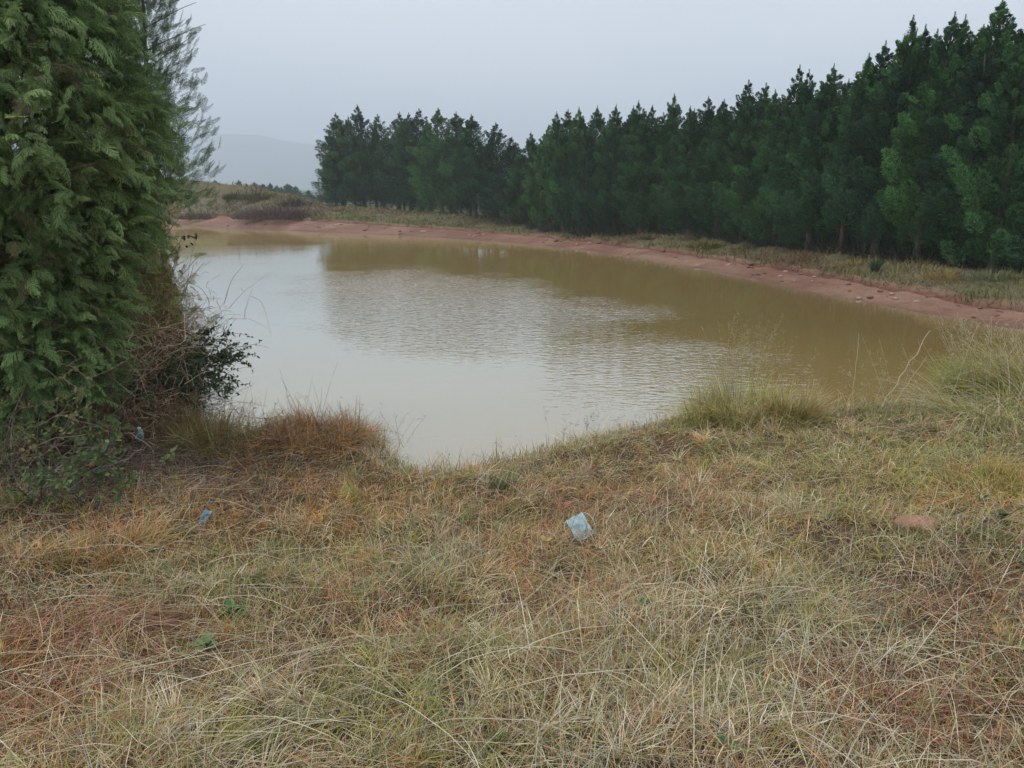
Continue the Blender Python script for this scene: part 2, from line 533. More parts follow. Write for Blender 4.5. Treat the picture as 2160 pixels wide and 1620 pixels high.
# ------------------------------------------------------------------ far mountain
mb = MB()
az = np.linspace(-1.1, 1.1, 260)
mp_px = np.array([-600, 0, 150, 300, 430, 520, 590, 640, 690, 760, 900, 1100, 1400, 1800, 2300, 2900])
mp_py = np.array([340, 318, 302, 295, 289, 291, 294, 304, 312, 322, 330, 342, 330, 310, 325, 350])
u = np.linspace(-600, 2900, 420)
v = np.linspace(0, 1, 40)
U, V = np.meshgrid(u, v)
ridge = np.interp(U, mp_px, mp_py) + 2.2 * vnoise(U, U * 0, 60, 41) + 1.1 * vnoise(U, U * 0, 17, 42)
MD = 3000.0
RY = MD - 700 * (1 - V) + 90 * vnoise(U, V * 100, 90, 43)
ax_ = (U - 1080) / F
top_ = MD * (412 - ridge) / F * 1.0
Zm = -6 + (top_ + 8) * V ** .8 + 9 * vnoise(U, V * 400, 45, 44) * V * (1 - V) * 2
Pm = np.stack([ax_ * RY / CP, RY, Zm], -1)
ny, nx = U.shape
i, j = np.meshgrid(np.arange(ny - 1), np.arange(nx - 1), indexing='ij')
q = np.stack([i * nx + j, i * nx + j + 1, (i + 1) * nx + j + 1, (i + 1) * nx + j], -1).reshape(-1, 4)
# a back slope so it has body
back = Pm[-1].copy(); back[:, 1] += 500; back[:, 2] = -20
nb = ny * nx
qb = np.stack([(ny - 1) * nx + np.arange(nx - 1), (ny - 1) * nx + np.arange(1, nx), nb + np.arange(1, nx), nb + np.arange(nx - 1)], 1)
mb.add(np.concatenate([Pm.reshape(-1, 3), back]), np.array([.05, .065, .045]), np.concatenate([q, qb]))
tag(mb.build('mountain', M_hill, smooth=True), kind='structure')


# ------------------------------------------------------------------ conifers of the belt
def crown_mesh(seed, leafy=1.0, slim=1.0, H=8.0, low=.10, gap=0.0):
    r_ = np.random.default_rng(seed)
    mb = MB()
    R = 1.75 * slim

    def prof(u):
        return R * np.minimum(1, .66 + (u - low) * 1.4) * np.minimum(1 - np.minimum(u, 1) ** 2.7, (1 - np.minimum(u, 1)) * 2.3) + .02

    def leaves(P0, dv, ln, c, wm=1.0):
        n = len(P0)
        dv = dv / (np.linalg.norm(dv, axis=1, keepdims=True) + 1e-9)
        P1 = P0 + dv * ln[:, None]
        sd_ = np.cross(dv, r_.normal(size=(n, 3))); sd_ /= np.linalg.norm(sd_, axis=1, keepdims=True) + 1e-9
        w = np.stack([np.full(n, .012), r_.uniform(.016, .036, n) * wm, np.full(n, .004)], 1)
        ribbons(mb, np.stack([P0, P0 * .45 + P1 * .55, P1], 1), w, sd_, c)

    base = np.array([.038, .094, .042])
    nb = int(150 * leafy)
    u = np.sort(low + (.985 - low) * r_.random(nb)); u[-9:] = np.linspace(.90, .985, 9)
    az = np.arange(nb) * 2.399 + r_.normal(0, .5, nb)
    lob = 1 + .2 * np.sin(az * 2 + seed + u * 5) + .22 * r_.normal(size=nb)
    rr = np.maximum(prof(u) * lob, .05)
    for b in range(nb):
        if r_.random() < gap: continue
        top = u[b] > .76
        L_ = (.16 + 1.45 * (1 - u[b]) ** .9) * r_.uniform(.75, 1.25)
        L_ = min(L_, 1.25)
        n = int(80 + 230 * min(L_, 1.0))
        e = rad(r_.uniform(28, 62) if not top else r_.uniform(35, 72))
        ax = np.array([math.cos(az[b]) * math.cos(e), math.sin(az[b]) * math.cos(e), math.sin(e)])
        tip = np.array([math.cos(az[b]) * rr[b], math.sin(az[b]) * rr[b], u[b] * H])
        root = tip - ax * L_
        s = r_.random(n) ** .8
        wd = ((.27 if not top else .20) * L_) * np.sin(np.pi * np.clip(s * .90 + .08, 0, 1)) ** .8 * r_.uniform(.8, 1.2)
        dr = r_.normal(size=(n, 3)); dr -= (dr @ ax)[:, None] * ax; dr /= np.linalg.norm(dr, axis=1, keepdims=True)
        P0 = root + ax * (s * L_)[:, None] + dr * (wd * r_.uniform(.5, 1.05, n))[:, None]
        dv = dr * .75 + ax * .8 + np.array([0, 0, .15]) + r_.normal(0, .3, (n, 3))
        ln = r_.uniform(.055, .14, n) * (.65 if top else 1)
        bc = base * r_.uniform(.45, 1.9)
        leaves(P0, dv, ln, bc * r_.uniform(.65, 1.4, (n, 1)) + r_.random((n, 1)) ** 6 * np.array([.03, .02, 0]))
    # foliage of the inner branches
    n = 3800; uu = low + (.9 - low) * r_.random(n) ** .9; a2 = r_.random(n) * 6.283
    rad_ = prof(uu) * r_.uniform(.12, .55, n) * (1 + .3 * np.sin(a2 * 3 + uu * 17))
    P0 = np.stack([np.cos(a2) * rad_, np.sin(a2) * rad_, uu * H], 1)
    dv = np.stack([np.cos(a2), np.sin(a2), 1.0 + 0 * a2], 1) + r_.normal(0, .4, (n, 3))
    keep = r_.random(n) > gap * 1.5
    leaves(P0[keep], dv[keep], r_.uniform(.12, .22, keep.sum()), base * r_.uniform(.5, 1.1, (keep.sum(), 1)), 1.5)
    # the leader: a thin pointed spire
    n = 420; uu = .86 + .15 * r_.random(n); a2 = r_.random(n) * 6.283
    tier = .35 + 1.1 * np.abs(np.sin(uu * 75 + a2 * 1.5)) ** 1.5
    rad_ = (1.005 - uu) * H * .22 * tier * r_.uniform(.3, 1.0, n)
    P0 = np.stack([np.cos(a2) * rad_, np.sin(a2) * rad_, uu * H], 1)
    dv = np.stack([np.cos(a2), np.sin(a2), .8 + 0 * a2], 1) + r_.normal(0, .35, (n, 3))
    leaves(P0, dv + np.array([0, 0, 1.0]) * (uu > .96)[:, None], r_.uniform(.06, .15, n) * np.clip((1.0 - uu) * 18, .4, 1), base * r_.uniform(.6, 1.3, (n, 1)), .6)
    return mb.mesh('crown', M_leaf)


def trunk_mesh(seed, H=8.0):
    r_ = np.random.default_rng(seed + 900)
    mb = MB()
    z = np.linspace(-.3, H * .96, 14)
    cur = np.stack([np.cumsum(r_.normal(0, .035, 14)), np.cumsum(r_.normal(0, .035, 14)), z], 1)[None]
    cur[0, :, :2] -= cur[0, 1, :2]
    rr = (.125 * (1 - (z + .3) / H) ** .8 + .01)[None]; rr[0, 0] *= 1.5; rr[0, 1] *= 1.2
    tubes(mb, cur, rr, np.array([[.12, .092, .072]]), 9)
    nb = 26                                            # bare lower limbs
    zz = r_.uniform(.5, H * .6, nb); az = r_.random(nb) * 2 * np.pi
    P0 = np.stack([np.interp(zz, z, cur[0, :, 0]), np.interp(zz, z, cur[0, :, 1]), zz], 1)
    L_ = r_.uniform(.5, 1.1, nb); e = r_.uniform(.2, .9, nb)
    ks = np.linspace(0, 1, 4)
    d = np.stack([np.cos(az) * np.cos(e), np.sin(az) * np.cos(e), np.sin(e)], 1)
    c2 = P0[:, None] + d[:, None] * (ks[None, :, None] * L_[:, None, None]) + np.array([0, 0, .25]) * (ks ** 2)[None, :, None]
    tubes(mb, c2, np.stack([np.full(nb, .028), np.full(nb, .02), np.full(nb, .012), np.full(nb, .005)], 1), np.tile([.12, .09, .07], (nb, 1)), 4)
    return mb.mesh('trunk', M_bark, True)


PROTO = []
for s in range(8):
    PROTO.append((crown_mesh(s + 1, slim=[1, .9, 1.12, 1.0, .85, 1.08, .95, 1.15][s], low=[.10, .18, .09, .21, .16, .11, .25, .13][s], gap=[0, .05, 0, .05, .1, 0, .08, 0][s]), trunk_mesh(s)))
GAPPY = [(crown_mesh(s + 30, slim=1.05, low=.13, gap=.24), trunk_mesh(s + 30)) for s in range(2)]
RND = random.Random(5)


def tree(p, top_px, name, label, cat, group, proto=None, wid=1.0, Y=None):
    "a conifer at ground point p whose tip reaches picture height top_px"
    hh = CAM[2] + (ray(0, top_px)[2] / ray(0, top_px)[1]) * p[1]
    H = max(hh - p[2], 1.0)
    cm, tm = proto or RND.choice(PROTO)
    root = empty(name, (p[0], p[1], p[2]), RND.random() * 6.28)
    root.rotation_euler[0] = RND.uniform(-.045, .045); root.rotation_euler[1] = RND.uniform(-.045, .045)
    sc = H / 8.0
    w = sc ** .75 * wid * RND.uniform(.84, 1.16)
    root.scale = (w, w, sc)
    c = bpy.data.objects.new('crown', cm); COL.objects.link(c); c.parent = root
    k = bpy.data.objects.new('trunk', tm); COL.objects.link(k); k.parent = root
    tag(root, label, cat, group)
    return root


ORD = ['first', 'second', 'third', 'fourth', 'fifth', 'sixth', 'seventh', 'eighth', 'ninth', 'tenth', 'eleventh', 'twelfth',
       'thirteenth', 'fourteenth', 'fifteenth', 'sixteenth', 'seventeenth', 'eighteenth', 'nineteenth', 'twentieth']
BX = np.array([600, 700, 850, 1080, 1240, 1400, 1600, 1850, 2000, 2160, 2500])
BY = np.array([434, 437, 443, 468, 485, 497, 522, 556, 573, 592, 645])
spires_l = [(715, 240), (760, 222), (800, 243), (835, 238), (862, 240), (885, 232), (928, 228), (957, 237), (1000, 243), (1047, 260), (1076, 290)]
spires_r = [(1120, 280), (1150, 264), (1176, 238), (1200, 232), (1230, 229), (1258, 225), (1285, 222), (1328, 226), (1347, 215), (1372, 224),
            (1425, 200), (1457, 225), (1495, 205), (1530, 210), (1590, 172), (1617, 178), (1642, 190), (1685, 140), (1708, 150), (1765, 140),
            (1812, 118), (1868, 88), (1925, 40), (1960, 55), (1995, 30), (2035, 38), (2105, 0), (2158, 65), (2230, 20), (2310, 40)]


def gpoint(xp, extra):
    "ground point on the tree line below picture column xp, pushed back by extra metres"
    yb = np.interp(xp, BX, BY)
    a = (xp - 1080) / F
    z = np.interp(a, AA, TOP)
    p = px(xp, yb, z)
    dirn = ray(xp, yb)[:2]; dirn = dirn / np.linalg.norm(dirn)
    p = p[:2] + dirn * extra
    return np.array([p[0], p[1], hz1(p[0], p[1]) - .03])


def colfix(xp, top, p):
    "keep the tip in its picture column although verticals splay"
    a_tip = (xp - 1080) / F
    yy = p[1]; el = ray(0, top)
    b = (810 - top) / F
    X_ = a_tip * yy / (CP + b * SP)
    return np.array([X_, yy, hz1(X_, yy) - .03])


for i, (x, y) in enumerate(spires_l):
    p = colfix(x, y, gpoint(x, 1.0 + 1.5 * (i % 2)))
    tree(p, y, 'conifer_tree', 'dark conifer with %s tip from the left in the clump across the pond' % ORD[i],
         'tree', 'conifers of the left clump', proto=GAPPY[i % 2] if i in (3, 6) else None, wid=1.4)
n = 0
for i, (x, y) in enumerate(spires_r):
    p = colfix(x, y, gpoint(x, 3.0 + 1.6 * (i % 2)))
    if i < 20: lb = 'dark green conifer, %s tip to the right of the notch in the skyline' % ORD[i]
    else: lb = 'tall dark conifer, %s tip in from the right where the belt is tallest' % ORD[max(0, 27 - i)] if i <= 27 else 'tall conifer at the very right end of the belt, %s' % ('outermost' if i == 29 else 'next to the outermost')
    tree(p, y, 'conifer_tree', lb, 'tree', 'conifers of the right belt', wid=1.05)
# front trees with lower rounder tops
front = [(705, 300, 1), (745, 285, .9), (790, 300, 1), (850, 292, 1), (905, 290, 1), (950, 300, 1), (990, 305, 1), (1030, 330, .9), (1100, 345, 1), (1140, 320, 1), (1190, 300, 1), (1240, 292, 1), (1300, 285, 1),
         (1355, 262, 1.15), (1400, 268, 1.1), (1462, 262, 1.1), (1525, 250, 1.1), (1580, 232, 1.1), (1650, 235, 1.1), (1730, 205, 1.15),
         (1800, 190, 1.1), (1880, 150, 1.1), (1975, 160, 1.15), (2060, 130, 1.15), (2150, 140, 1.15), (2270, 120, 1.1)]
for i, (x, y, w) in enumerate(front):
    p = colfix(x, y + 40, gpoint(x, RND.uniform(.9, 1.6)))
    where = 'left clump' if i < 9 else 'right belt'
    k = i if i < 9 else i - 9
    tree(p, y - 22 - 18 * RND.random(), 'conifer_tree', 'front row conifer at the grass edge, %s from the left of the %s' % (ORD[k], where),
         'tree', 'front row conifers', wid=w * .88)
# rows behind, glimpsed between the others
for row, ex in enumerate((5.5, 9.0)):
    for x in np.arange(725 + 20 * row, 2330, 62 - 8 * row):
        if x < 1085 and row == 1: continue
        if x < 1085 and RND.random() < .45: continue
        p = gpoint(x, ex + RND.uniform(-.8, .8))
        sk = np.interp(x, [s[0] for s in spires_l + spires_r], [s[1] for s in spires_l + spires_r])
        tree(p, sk + RND.uniform(22, 40), 'conifer_tree', 'conifer standing in the rear rows, glimpsed behind the front trees', 'tree',
             'conifers of the rear rows', wid=1.0)

# small conifers far down the slope
far_t = [(430, 381, 160), (452, 379, 165), (505, 379, 150), (520, 386, 155), (538, 384, 150), (545, 390, 170), (555, 387, 150), (563, 392, 160), (572, 385, 150), (583, 390, 165), (592, 394, 150), (604, 387, 155), (609, 389, 160), (623, 392, 150), (634, 405, 165), (650, 400, 145), (664, 412, 150), (673, 410, 160), (686, 404, 150), (697, 413, 155), (530, 392, 150), (615, 400, 150), (641, 411, 150), (658, 413, 150)]
for i, (x, y, d) in enumerate(far_t):
    q_ = pxd(x, y, d)
    gz = hz1(q_[0], q_[1])
    lb = 'hazy small conifer on the far slope, %s from the left beyond the grassy mound' % ORD[i] if i < 20 else 'low hazy conifer filling in behind the grassy mound'
    root = tree(np.array([q_[0], q_[1], gz]), y, 'distant_conifer', lb, 'tree', 'distant conifers beyond the mound', wid=1.7)


# ------------------------------------------------------------------ grass of the far bank
def far_grass():
    mb = MB()
    n = 230000
    wt = np.cumsum(1 / np.maximum(cl[:, 1], 12) ** 1.1); k = np.searchsorted(wt / wt[-1], rng.random(n)).clip(0, len(cl) - 1)
    # denser sampling towards the near end of the bank
    off = .3 + 14.7 * rng.random(n) ** np.where(cl[k, 1] < 40, 2.0, 1.0)
    x = cl[k, 0] + nrm[k, 0] * off + rng.normal(0, .2, n); y = cl[k, 1] + nrm[k, 1] * off + rng.normal(0, .2, n)
    d = shore_dist(x, y); a = x / y
    w_ = np.interp(a, AA, [3, 3, 3, 3, 2.8, 2.6, 2.3, 2.0, 1.8, 1.7, 1.6, 1.6]) + .25 * vnoise(x, y, 3, 5)
    lim = np.interp(a, AA, [16, 16, 15, 14, 13, 13, 12, 9, 8, 7, 6, 6])
    ok = (d > w_ + .0) & (d < lim) & (y > 10) & (rng.random(n) < .35 + .65 * sm(-.3, .4, vnoise(x, y, .8, 51)))
    x, y, d, a = x[ok], y[ok], d[ok], a[ok]
    n = len(x)
    z = height(x, y, d)
    r = np.hypot(x, y)
    tuft = sm(0, .7, vnoise(x, y, 1.1, 52))
    ln = rng.uniform(.07, .24, n) * (1 + 1.0 * tuft) * (1 + .4 * (a < -.24))
    az = rng.random(n) * 2 * np.pi
    cur = arcs(np.stack([x, y, z - .03], 1), az, rng.uniform(.7, 1.5, n), rng.uniform(.3, 1.6, n), ln, 4)
    wd = (.0009 * r) * rng.uniform(.6, 1.2, n)
    w = wd[:, None] * np.array([1, .9, .6, .15])
    g1 = sm(-.4, .5, vnoise(x, y, 1.6, 53))[:, None]; g2 = sm(.1, .6, vnoise(x, y, 4.5, 54))[:, None]
    c = np.array([.26, .21, .10]) * (1 - g1) + np.array([.17, .18, .06]) * g1
    c = c * (1 - g2 * .7) + np.array([.20, .12, .07]) * g2 * .7
    m = (a < -.22)[:, None]
    c = np.where(m, c * .5 + np.array([.21, .16, .085]) * .5, c)
    low = ((a < -.2) & (d < 6.0))[:, None] * sm(-.2, .3, vnoise(x, y, 6, 55))[:, None]
    c = c * (1 - low * .6) + np.array([.13, .085, .07]) * low * .6
    c = c * rng.uniform(.65, 1.3, (n, 1))
    ribbons(mb, cur, w, perp(az, rng.uniform(-.6, .6, n)), c)
    # the left shore behind the shrubs
    n = 60000
    y = 8.5 + 50 * rng.random(n) ** 1.6; x = np.interp(y, [8.5, 14, 29, 58], [-3.6, -6.2, -13, -28]) - rng.uniform(.05, 1, n) ** 1.5 * (3 + .2 * y)
    d = shore_dist(x, y); ok = d > .03; x, y, d = x[ok], y[ok], d[ok]; n = len(x)
    z = height(x, y, d); az = rng.random(n) * 6.28; r = np.hypot(x, y)
    cur = arcs(np.stack([x, y, z - .03], 1), az, rng.uniform(.7, 1.5, n), rng.uniform(.3, 1.6, n), rng.uniform(.1, .4, n) * (1 + .01 * r), 4)
    c = np.array([[.26, .21, .1], [.18, .18, .065], [.22, .14, .08]])[rng.integers(0, 3, n)] * rng.uniform(.65, 1.3, (n, 1))
    ribbons(mb, cur, ((.004 + .0007 * r) * rng.uniform(.6, 1.2, n))[:, None] * np.array([1, .9, .6, .15]), perp(az, rng.uniform(-.6, .6, n)), c)
    o = mb.build('bank_grass', M_grass)
    tag(o, 'short olive and straw grass covering the far bank below the trees', 'grass', kind='stuff')


far_grass()


def blade_clump(mb, P, n, spread, l0, l1, e0, e1, bend, wd, cols, k=5, az0=None, azs=3.2):
    m = max(3, n // 130)
    cr0 = spread * np.sqrt(rng.random(m)) * .85; ct = rng.random(m) * 6.283
    lf = rng.uniform(.5, 1.1, m); lean = rng.normal(0, 1, (m, 2))
    g_ = rng.integers(0, m, n)
    r = spread * .27 * np.sqrt(rng.random(n)); t_ = rng.random(n) * 2 * np.pi
    x = P[0] + cr0[g_] * np.cos(ct[g_]) + r * np.cos(t_); y = P[1] + cr0[g_] * np.sin(ct[g_]) + r * np.sin(t_)
    t_ = np.arctan2(y - P[1] + .3 * spread * lean[g_, 1], x - P[0] + .3 * spread * lean[g_, 0])
    z = height(x, y) - .02
    z = np.maximum(z, P[2] - .12)
    az = np.where(rng.random(n) < .6, t_, rng.random(n) * 6.28) if az0 is None else az0 + rng.normal(0, azs, n)
    ln = rng.uniform(l0, l1, n) * lf[g_]
    cur = arcs(np.stack([x, y, z], 1), az, rng.uniform(e0, e1, n), rng.uniform(bend[0], bend[1], n), ln, k)
    w = (wd * rng.uniform(.6, 1.3, n))[:, None] * np.linspace(1, .1, k)[None] ** .7
    cols = np.array(cols)
    c = cols[rng.integers(0, len(cols), n)] * rng.uniform(.7, 1.3, (n, 1))
    ribbons(mb, cur, w, perp(az, rng.uniform(-.7, .7, n)), c)
    return cur


# bushes and tufts on the far bank
def bank_bush(xp, yp, hgt, rad_, label, name, cat, cols, n=900, lw=.03, up=(.6, 1.5)):
    p = hit(xp, yp)
    root = empty(name, p)
    mb = MB()
    r = rad_ * np.sqrt(rng.random(n)); t_ = rng.random(n) * 6.283
    P = np.stack([r * np.cos(t_), r * np.sin(t_), np.zeros(n)], 1)
    ln = hgt * rng.uniform(.3, 1.15, n) * (1 - .6 * r / rad_)
    cur = arcs(P, t_ + rng.normal(0, .5, n), rng.uniform(up[0], up[1], n), rng.uniform(.1, .9, n), ln, 4)
    c = np.array(cols)[rng.integers(0, len(cols), n)] * rng.uniform(.7, 1.3, (n, 1))
    ribbons(mb, cur, np.full((n, 1), lw) * np.array([.8, 1, .7, .2]), perp(t_, rng.uniform(-.7, .7, n)), c)
    mb.build('foliage', M_grass, root)
    m2 = MB()
    cu = arcs(np.zeros((5, 3)), rng.random(5) * 6.28, np.full(5, 1.3), np.full(5, .2), np.full(5, hgt * .6), 4)
    tubes(m2, cu, np.full((5, 4), lw * .3), np.tile([.1, .08, .05], (5, 1)))
    m2.build('stem', M_bark, root)
    tag(root, label, cat)
    return root


DK = [[.03, .045, .02], [.04, .055, .025]]
OL = [[.11, .115, .035], [.15, .13, .045], [.09, .095, .03]]
bank_bush(1845, 574, .60, .06, 'small dark green seedling conifer on the right bank in front of the trees', 'seedling', 'seedling', [[.05, .09, .03], [.07, .11, .035]], 260, .018, (1.0, 1.5))
bank_bush(495, 421, 1.2, 1.0, 'dark olive tuft left of centre on the grassy mound', 'grass_tuft', 'grass tuft', [[.07, .06, .025], [.12, .10, .04]], 700, .06)
bank_bush(545, 422, 1.5, 1.5, 'broad yellow green tuft in the middle of the grassy mound', 'grass_tuft', 'grass tuft', [[.16, .14, .05], [.12, .105, .035]], 800, .06)
bank_bush(618, 436, 1.1, 1.1, 'dark green tuft at the right foot of the grassy mound', 'grass_tuft', 'grass tuft', [[.05, .06, .025], [.08, .08, .03]], 700, .06)
bank_bush(590, 462, 1.7, 3.2, 'purplish brown dead brush hanging over the mud at the far left bank', 'dead_brush', 'dead brush', [[.13, .08, .07], [.10, .065, .055], [.16, .11, .085]], 2600, .04)
bank_bush(540, 462, 1.4, 1.8, 'dark brown dead brush left of the broad hanging brush', 'dead_brush', 'dead brush', [[.12, .08, .065], [.09, .065, .05]], 1100, .04)
bank_bush(420, 462, 1.2, 2.2, 'brown withered brush beside the conifer at the far left shore', 'dead_brush', 'dead brush', [[.13, .09, .065], [.10, .075, .05]], 1100, .04)
bank_bush(1450, 507, .75, .4, 'bare twiggy sapling at the edge of the trees on the right bank', 'twiggy_sapling', 'sapling', [[.22, .18, .12], [.15, .13, .08]], 160, .012, (1.0, 1.5))
bank_bush(1490, 523, .5, .75, 'bright yellow green mound of grass beside the bare sapling', 'grass_tuft', 'grass tuft', [[.19, .19, .055], [.14, .15, .045]], 1000, .02)
bank_bush(1370, 505, .35, .6, 'low green tuft on the bank under the middle trees', 'grass_tuft', 'grass tuft', [[.10, .12, .04]], 500, .02)
bank_bush(1990, 590, .40, .5, 'orange yellow tuft on the bank under the tallest trees', 'grass_tuft', 'grass tuft', [[.34, .24, .08], [.28, .2, .07]], 420, .012)
bank_bush(1800, 562, .38, .5, 'yellow grass tuft left of the seedling conifer on the bank', 'grass_tuft', 'grass tuft', [[.28, .25, .08], [.32, .24, .08]], 360, .012)
bank_bush(2090, 590, .42, .6, 'pale grey green shrub under the last trees at the right', 'low_shrub', 'shrub', [[.2, .21, .13], [.15, .17, .1]], 380, .014)

# dark undergrowth below the belt
mb = MB()
for x in np.arange(1090, 2350, 7):
    p = gpoint(x, RND.uniform(.5, 4.0)); nn = 90
    r = .5 * np.sqrt(rng.random(nn)); t_ = rng.random(nn) * 6.283
    P_ = np.stack([p[0] + r * np.cos(t_), p[1] + r * np.sin(t_), np.full(nn, p[2])], 1)
    cu = arcs(P_, t_, rng.uniform(.5, 1.5, nn), rng.uniform(0, 1.2, nn), rng.uniform(.25, .8, nn), 4)
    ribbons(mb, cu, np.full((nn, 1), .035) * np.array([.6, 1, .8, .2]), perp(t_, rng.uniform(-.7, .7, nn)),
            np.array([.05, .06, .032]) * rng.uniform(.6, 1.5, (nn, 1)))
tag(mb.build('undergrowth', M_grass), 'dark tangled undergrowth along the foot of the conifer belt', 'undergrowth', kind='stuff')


# stones on the mud
def stone(loc, sx_, sy_, sz_, col, seed):
    r_ = np.random.default_rng(seed)
    th = np.linspace(0, 2 * np.pi, 15)[:-1]; ph = np.linspace(-1.2, 1.45, 8)
    T, H_ = np.meshgrid(th, ph)
    rr = 1 + .2 * np.sin(2 * T + r_.random() * 6) + .16 * np.sin(3 * T + H_ * 2 + r_.random() * 6) + r_.normal(0, .04, T.shape)
    v = np.stack([rr * np.cos(T) * np.cos(H_) * sx_, rr * np.sin(T) * np.cos(H_) * sy_, np.sin(H_) * sz_ * (1 + .1 * np.sin(T * 2))], -1)
    m_, n_ = T.shape
    i, j = np.meshgrid(np.arange(m_ - 1), np.arange(n_), indexing='ij')
    q = np.stack([i * n_ + j, i * n_ + (j + 1) % n_, (i + 1) * n_ + (j + 1) % n_, (i + 1) * n_ + j], -1).reshape(-1, 4)
    v = v.reshape(-1, 3); nv = len(v)
    v = np.concatenate([v, [[0, 0, sz_ * 1.02]]])
    t_ = [[(m_ - 1) * n_ + a, (m_ - 1) * n_ + (a + 1) % n_, nv] for a in range(n_)]
    mb = MB(); mb.add(v, np.array(col), q, t_)
    o = mb.build('stone', M_rock, smooth=True)
    o.location = loc; o.rotation_euler = (0, 0, r_.random() * 6)
    return o


_w = np.cumsum(1 / np.maximum(cl[:, 1], 12))
for i in range(120):
    k = int(np.searchsorted(_w / _w[-1], rng.random()).clip(60, len(cl) - 30)); off = rng.uniform(.3, 1.75)
    x, y = cl[k] + nrm[k] * off
    s = rng.uniform(.015, .05) * (1 + .02 * y) * (.6 + rng.random())
    pk = rng.random() < .5
    o = stone((x, y, hz1(x, y)), s * 1.4, s, s * .6, [.36, .24, .18] if pk else [.2, .11, .08], 300 + i)
    tag(o, 'small clod or stone lying on the red mud of the far shore', 'stone', 'stones on the red mud')
#NEARBEG
# ------------------------------------------------------------------ near meadow
def blob(x, y, xp, yp, r, zg=.8):
    p = px(xp, yp, zg)
    return np.exp(-(((x - p[0]) ** 2 + (y - p[1]) ** 2) / r ** 2))


RUST = np.array([.45, .22, .12]); DRUST = np.array([.27, .10, .06]); STRAW = np.array([.53, .42, .26]); OLIVE = np.array([.34, .29, .095])
GREEN = np.array([.18, .22, .07]); GREYG = np.array([.33, .33, .20]); PALE = np.array([.68, .59, .42]); ORNG = np.array([.56, .28, .09]); YG = np.array([.38, .35, .09])


def zone_col(x, y, n):
    "each blade takes one colour, with odds that change over the meadow in patches"
    p1 = vnoise(x, y, .8, 61) + .5 * vnoise(x, y, .3, 62); p2 = vnoise(x, y, .7, 63) + .5 * vnoise(x, y, .25, 64)
    p3 = vnoise(x, y, .5, 65); p4 = vnoise(x, y, .35, 66)
    w = np.stack([
        .55 + 1.6 * sm(.0, .9, p1),                 # rust
        .12 + 1.2 * sm(.35, .9, p3),                # dark rust
        .9 + 0 * x,                                 # straw
        1.3 + 1.2 * sm(-.1, .8, -p1),               # olive
        .22 + 1.5 * sm(.2, .9, p2),                 # green
        .5 + 1.2 * sm(.0, .8, -p3),                 # grey green
        .30 + .8 * sm(.2, .9, p4),                  # pale
        .2 + .8 * sm(.3, .9, -p2),                  # orange
        .15 + 0 * x], 1)                            # yellow green
    for (bx_, by_, r_, k_, a_) in [
        (90, 1290, .30, 1, 6), (60, 1480, .30, 0, 6), (180, 1290, .3, 0, 5), (720, 1240, .30, 1, 5), (690, 950, .75, 7, 4), (560, 1010, .5, 7, 4), (640, 940, .5, 0, 5),
        (2010, 1240, .30, 0, 5), (2110, 1290, .25, 1, 5), (2010, 1480, .2, 1, 5), (2090, 1010, .38, 8, 9), (2040, 1040, .3, 7, 4), (240, 1110, .25, 7, 7), (140, 1060, .3, 7, 5),
        (60, 1040, .3, 8, 5), (1080, 1000, .3, 4, 4), (740, 1060, .18, 8, 7), (600, 1060, .22, 4, 7), (920, 1080, .22, 5, 6), (1150, 980, .7, 0, 3), (1330, 950, .6, 0, 3),
        (1700, 1100, .7, 3, 3), (1900, 1000, .6, 3, 3), (400, 1480, .5, 6, 3), (1400, 1500, .5, 6, 2.5), (1450, 1200, .35, 6, 3), (1350, 1020, .25, 5, 5), (1900, 900, .7, 8, 3), (2050, 880, .7, 4, 3),
        (1980, 1200, .5, 5, 3), (1560, 900, .6, 8, 3), (430, 1390, .12, 4, 6), (1830, 1420, .2, 1, 4), (1560, 1430, .2, 4, 3), (800, 1420, .3, 8, 3), (300, 1560, .4, 8, 3), (1220, 1180, .3, 0, 3)]:
        w[:, k_] += a_ * blob(x, y, bx_, by_, r_)
    w[:, 4] += 2.5 * sm(0.9, .1, shore_dist(x, y)) * (x > 2.2)
    cs = np.cumsum(w, 1); u_ = rng.random(len(x)) * cs[:, -1]
    k = (u_[:, None] > cs).sum(1)
    pal = np.stack([RUST, DRUST, STRAW, OLIVE, GREEN, GREYG, PALE, ORNG, YG])
    c = pal[np.clip(k, 0, 8)]
    return c * 1.06 * rng.uniform(.5, 1.38, (len(x), 1))


def near_pts(n, ymin=1.0, ymax=10.5, dens=None):
    y = rng.uniform(ymin, ymax, n); x = rng.uniform(-1, 1, n) * (.78 * y + 1.6)
    # keep the density per square metre even, thinner with distance
    keep = rng.random(n) < (.78 * y + 1.6) / (.78 * ymax + 1.6)
    r = np.hypot(x, y)
    keep &= rng.random(n) < np.clip(1.15 * (2.6 / np.maximum(r, 2.2)) ** 1.15, .22, 1)
    x, y = x[keep], y[keep]
    d = shore_dist(x, y)
    ok = (d > .02) & (wfar(x, y) < .6)
    return x[ok], y[ok], d[ok]


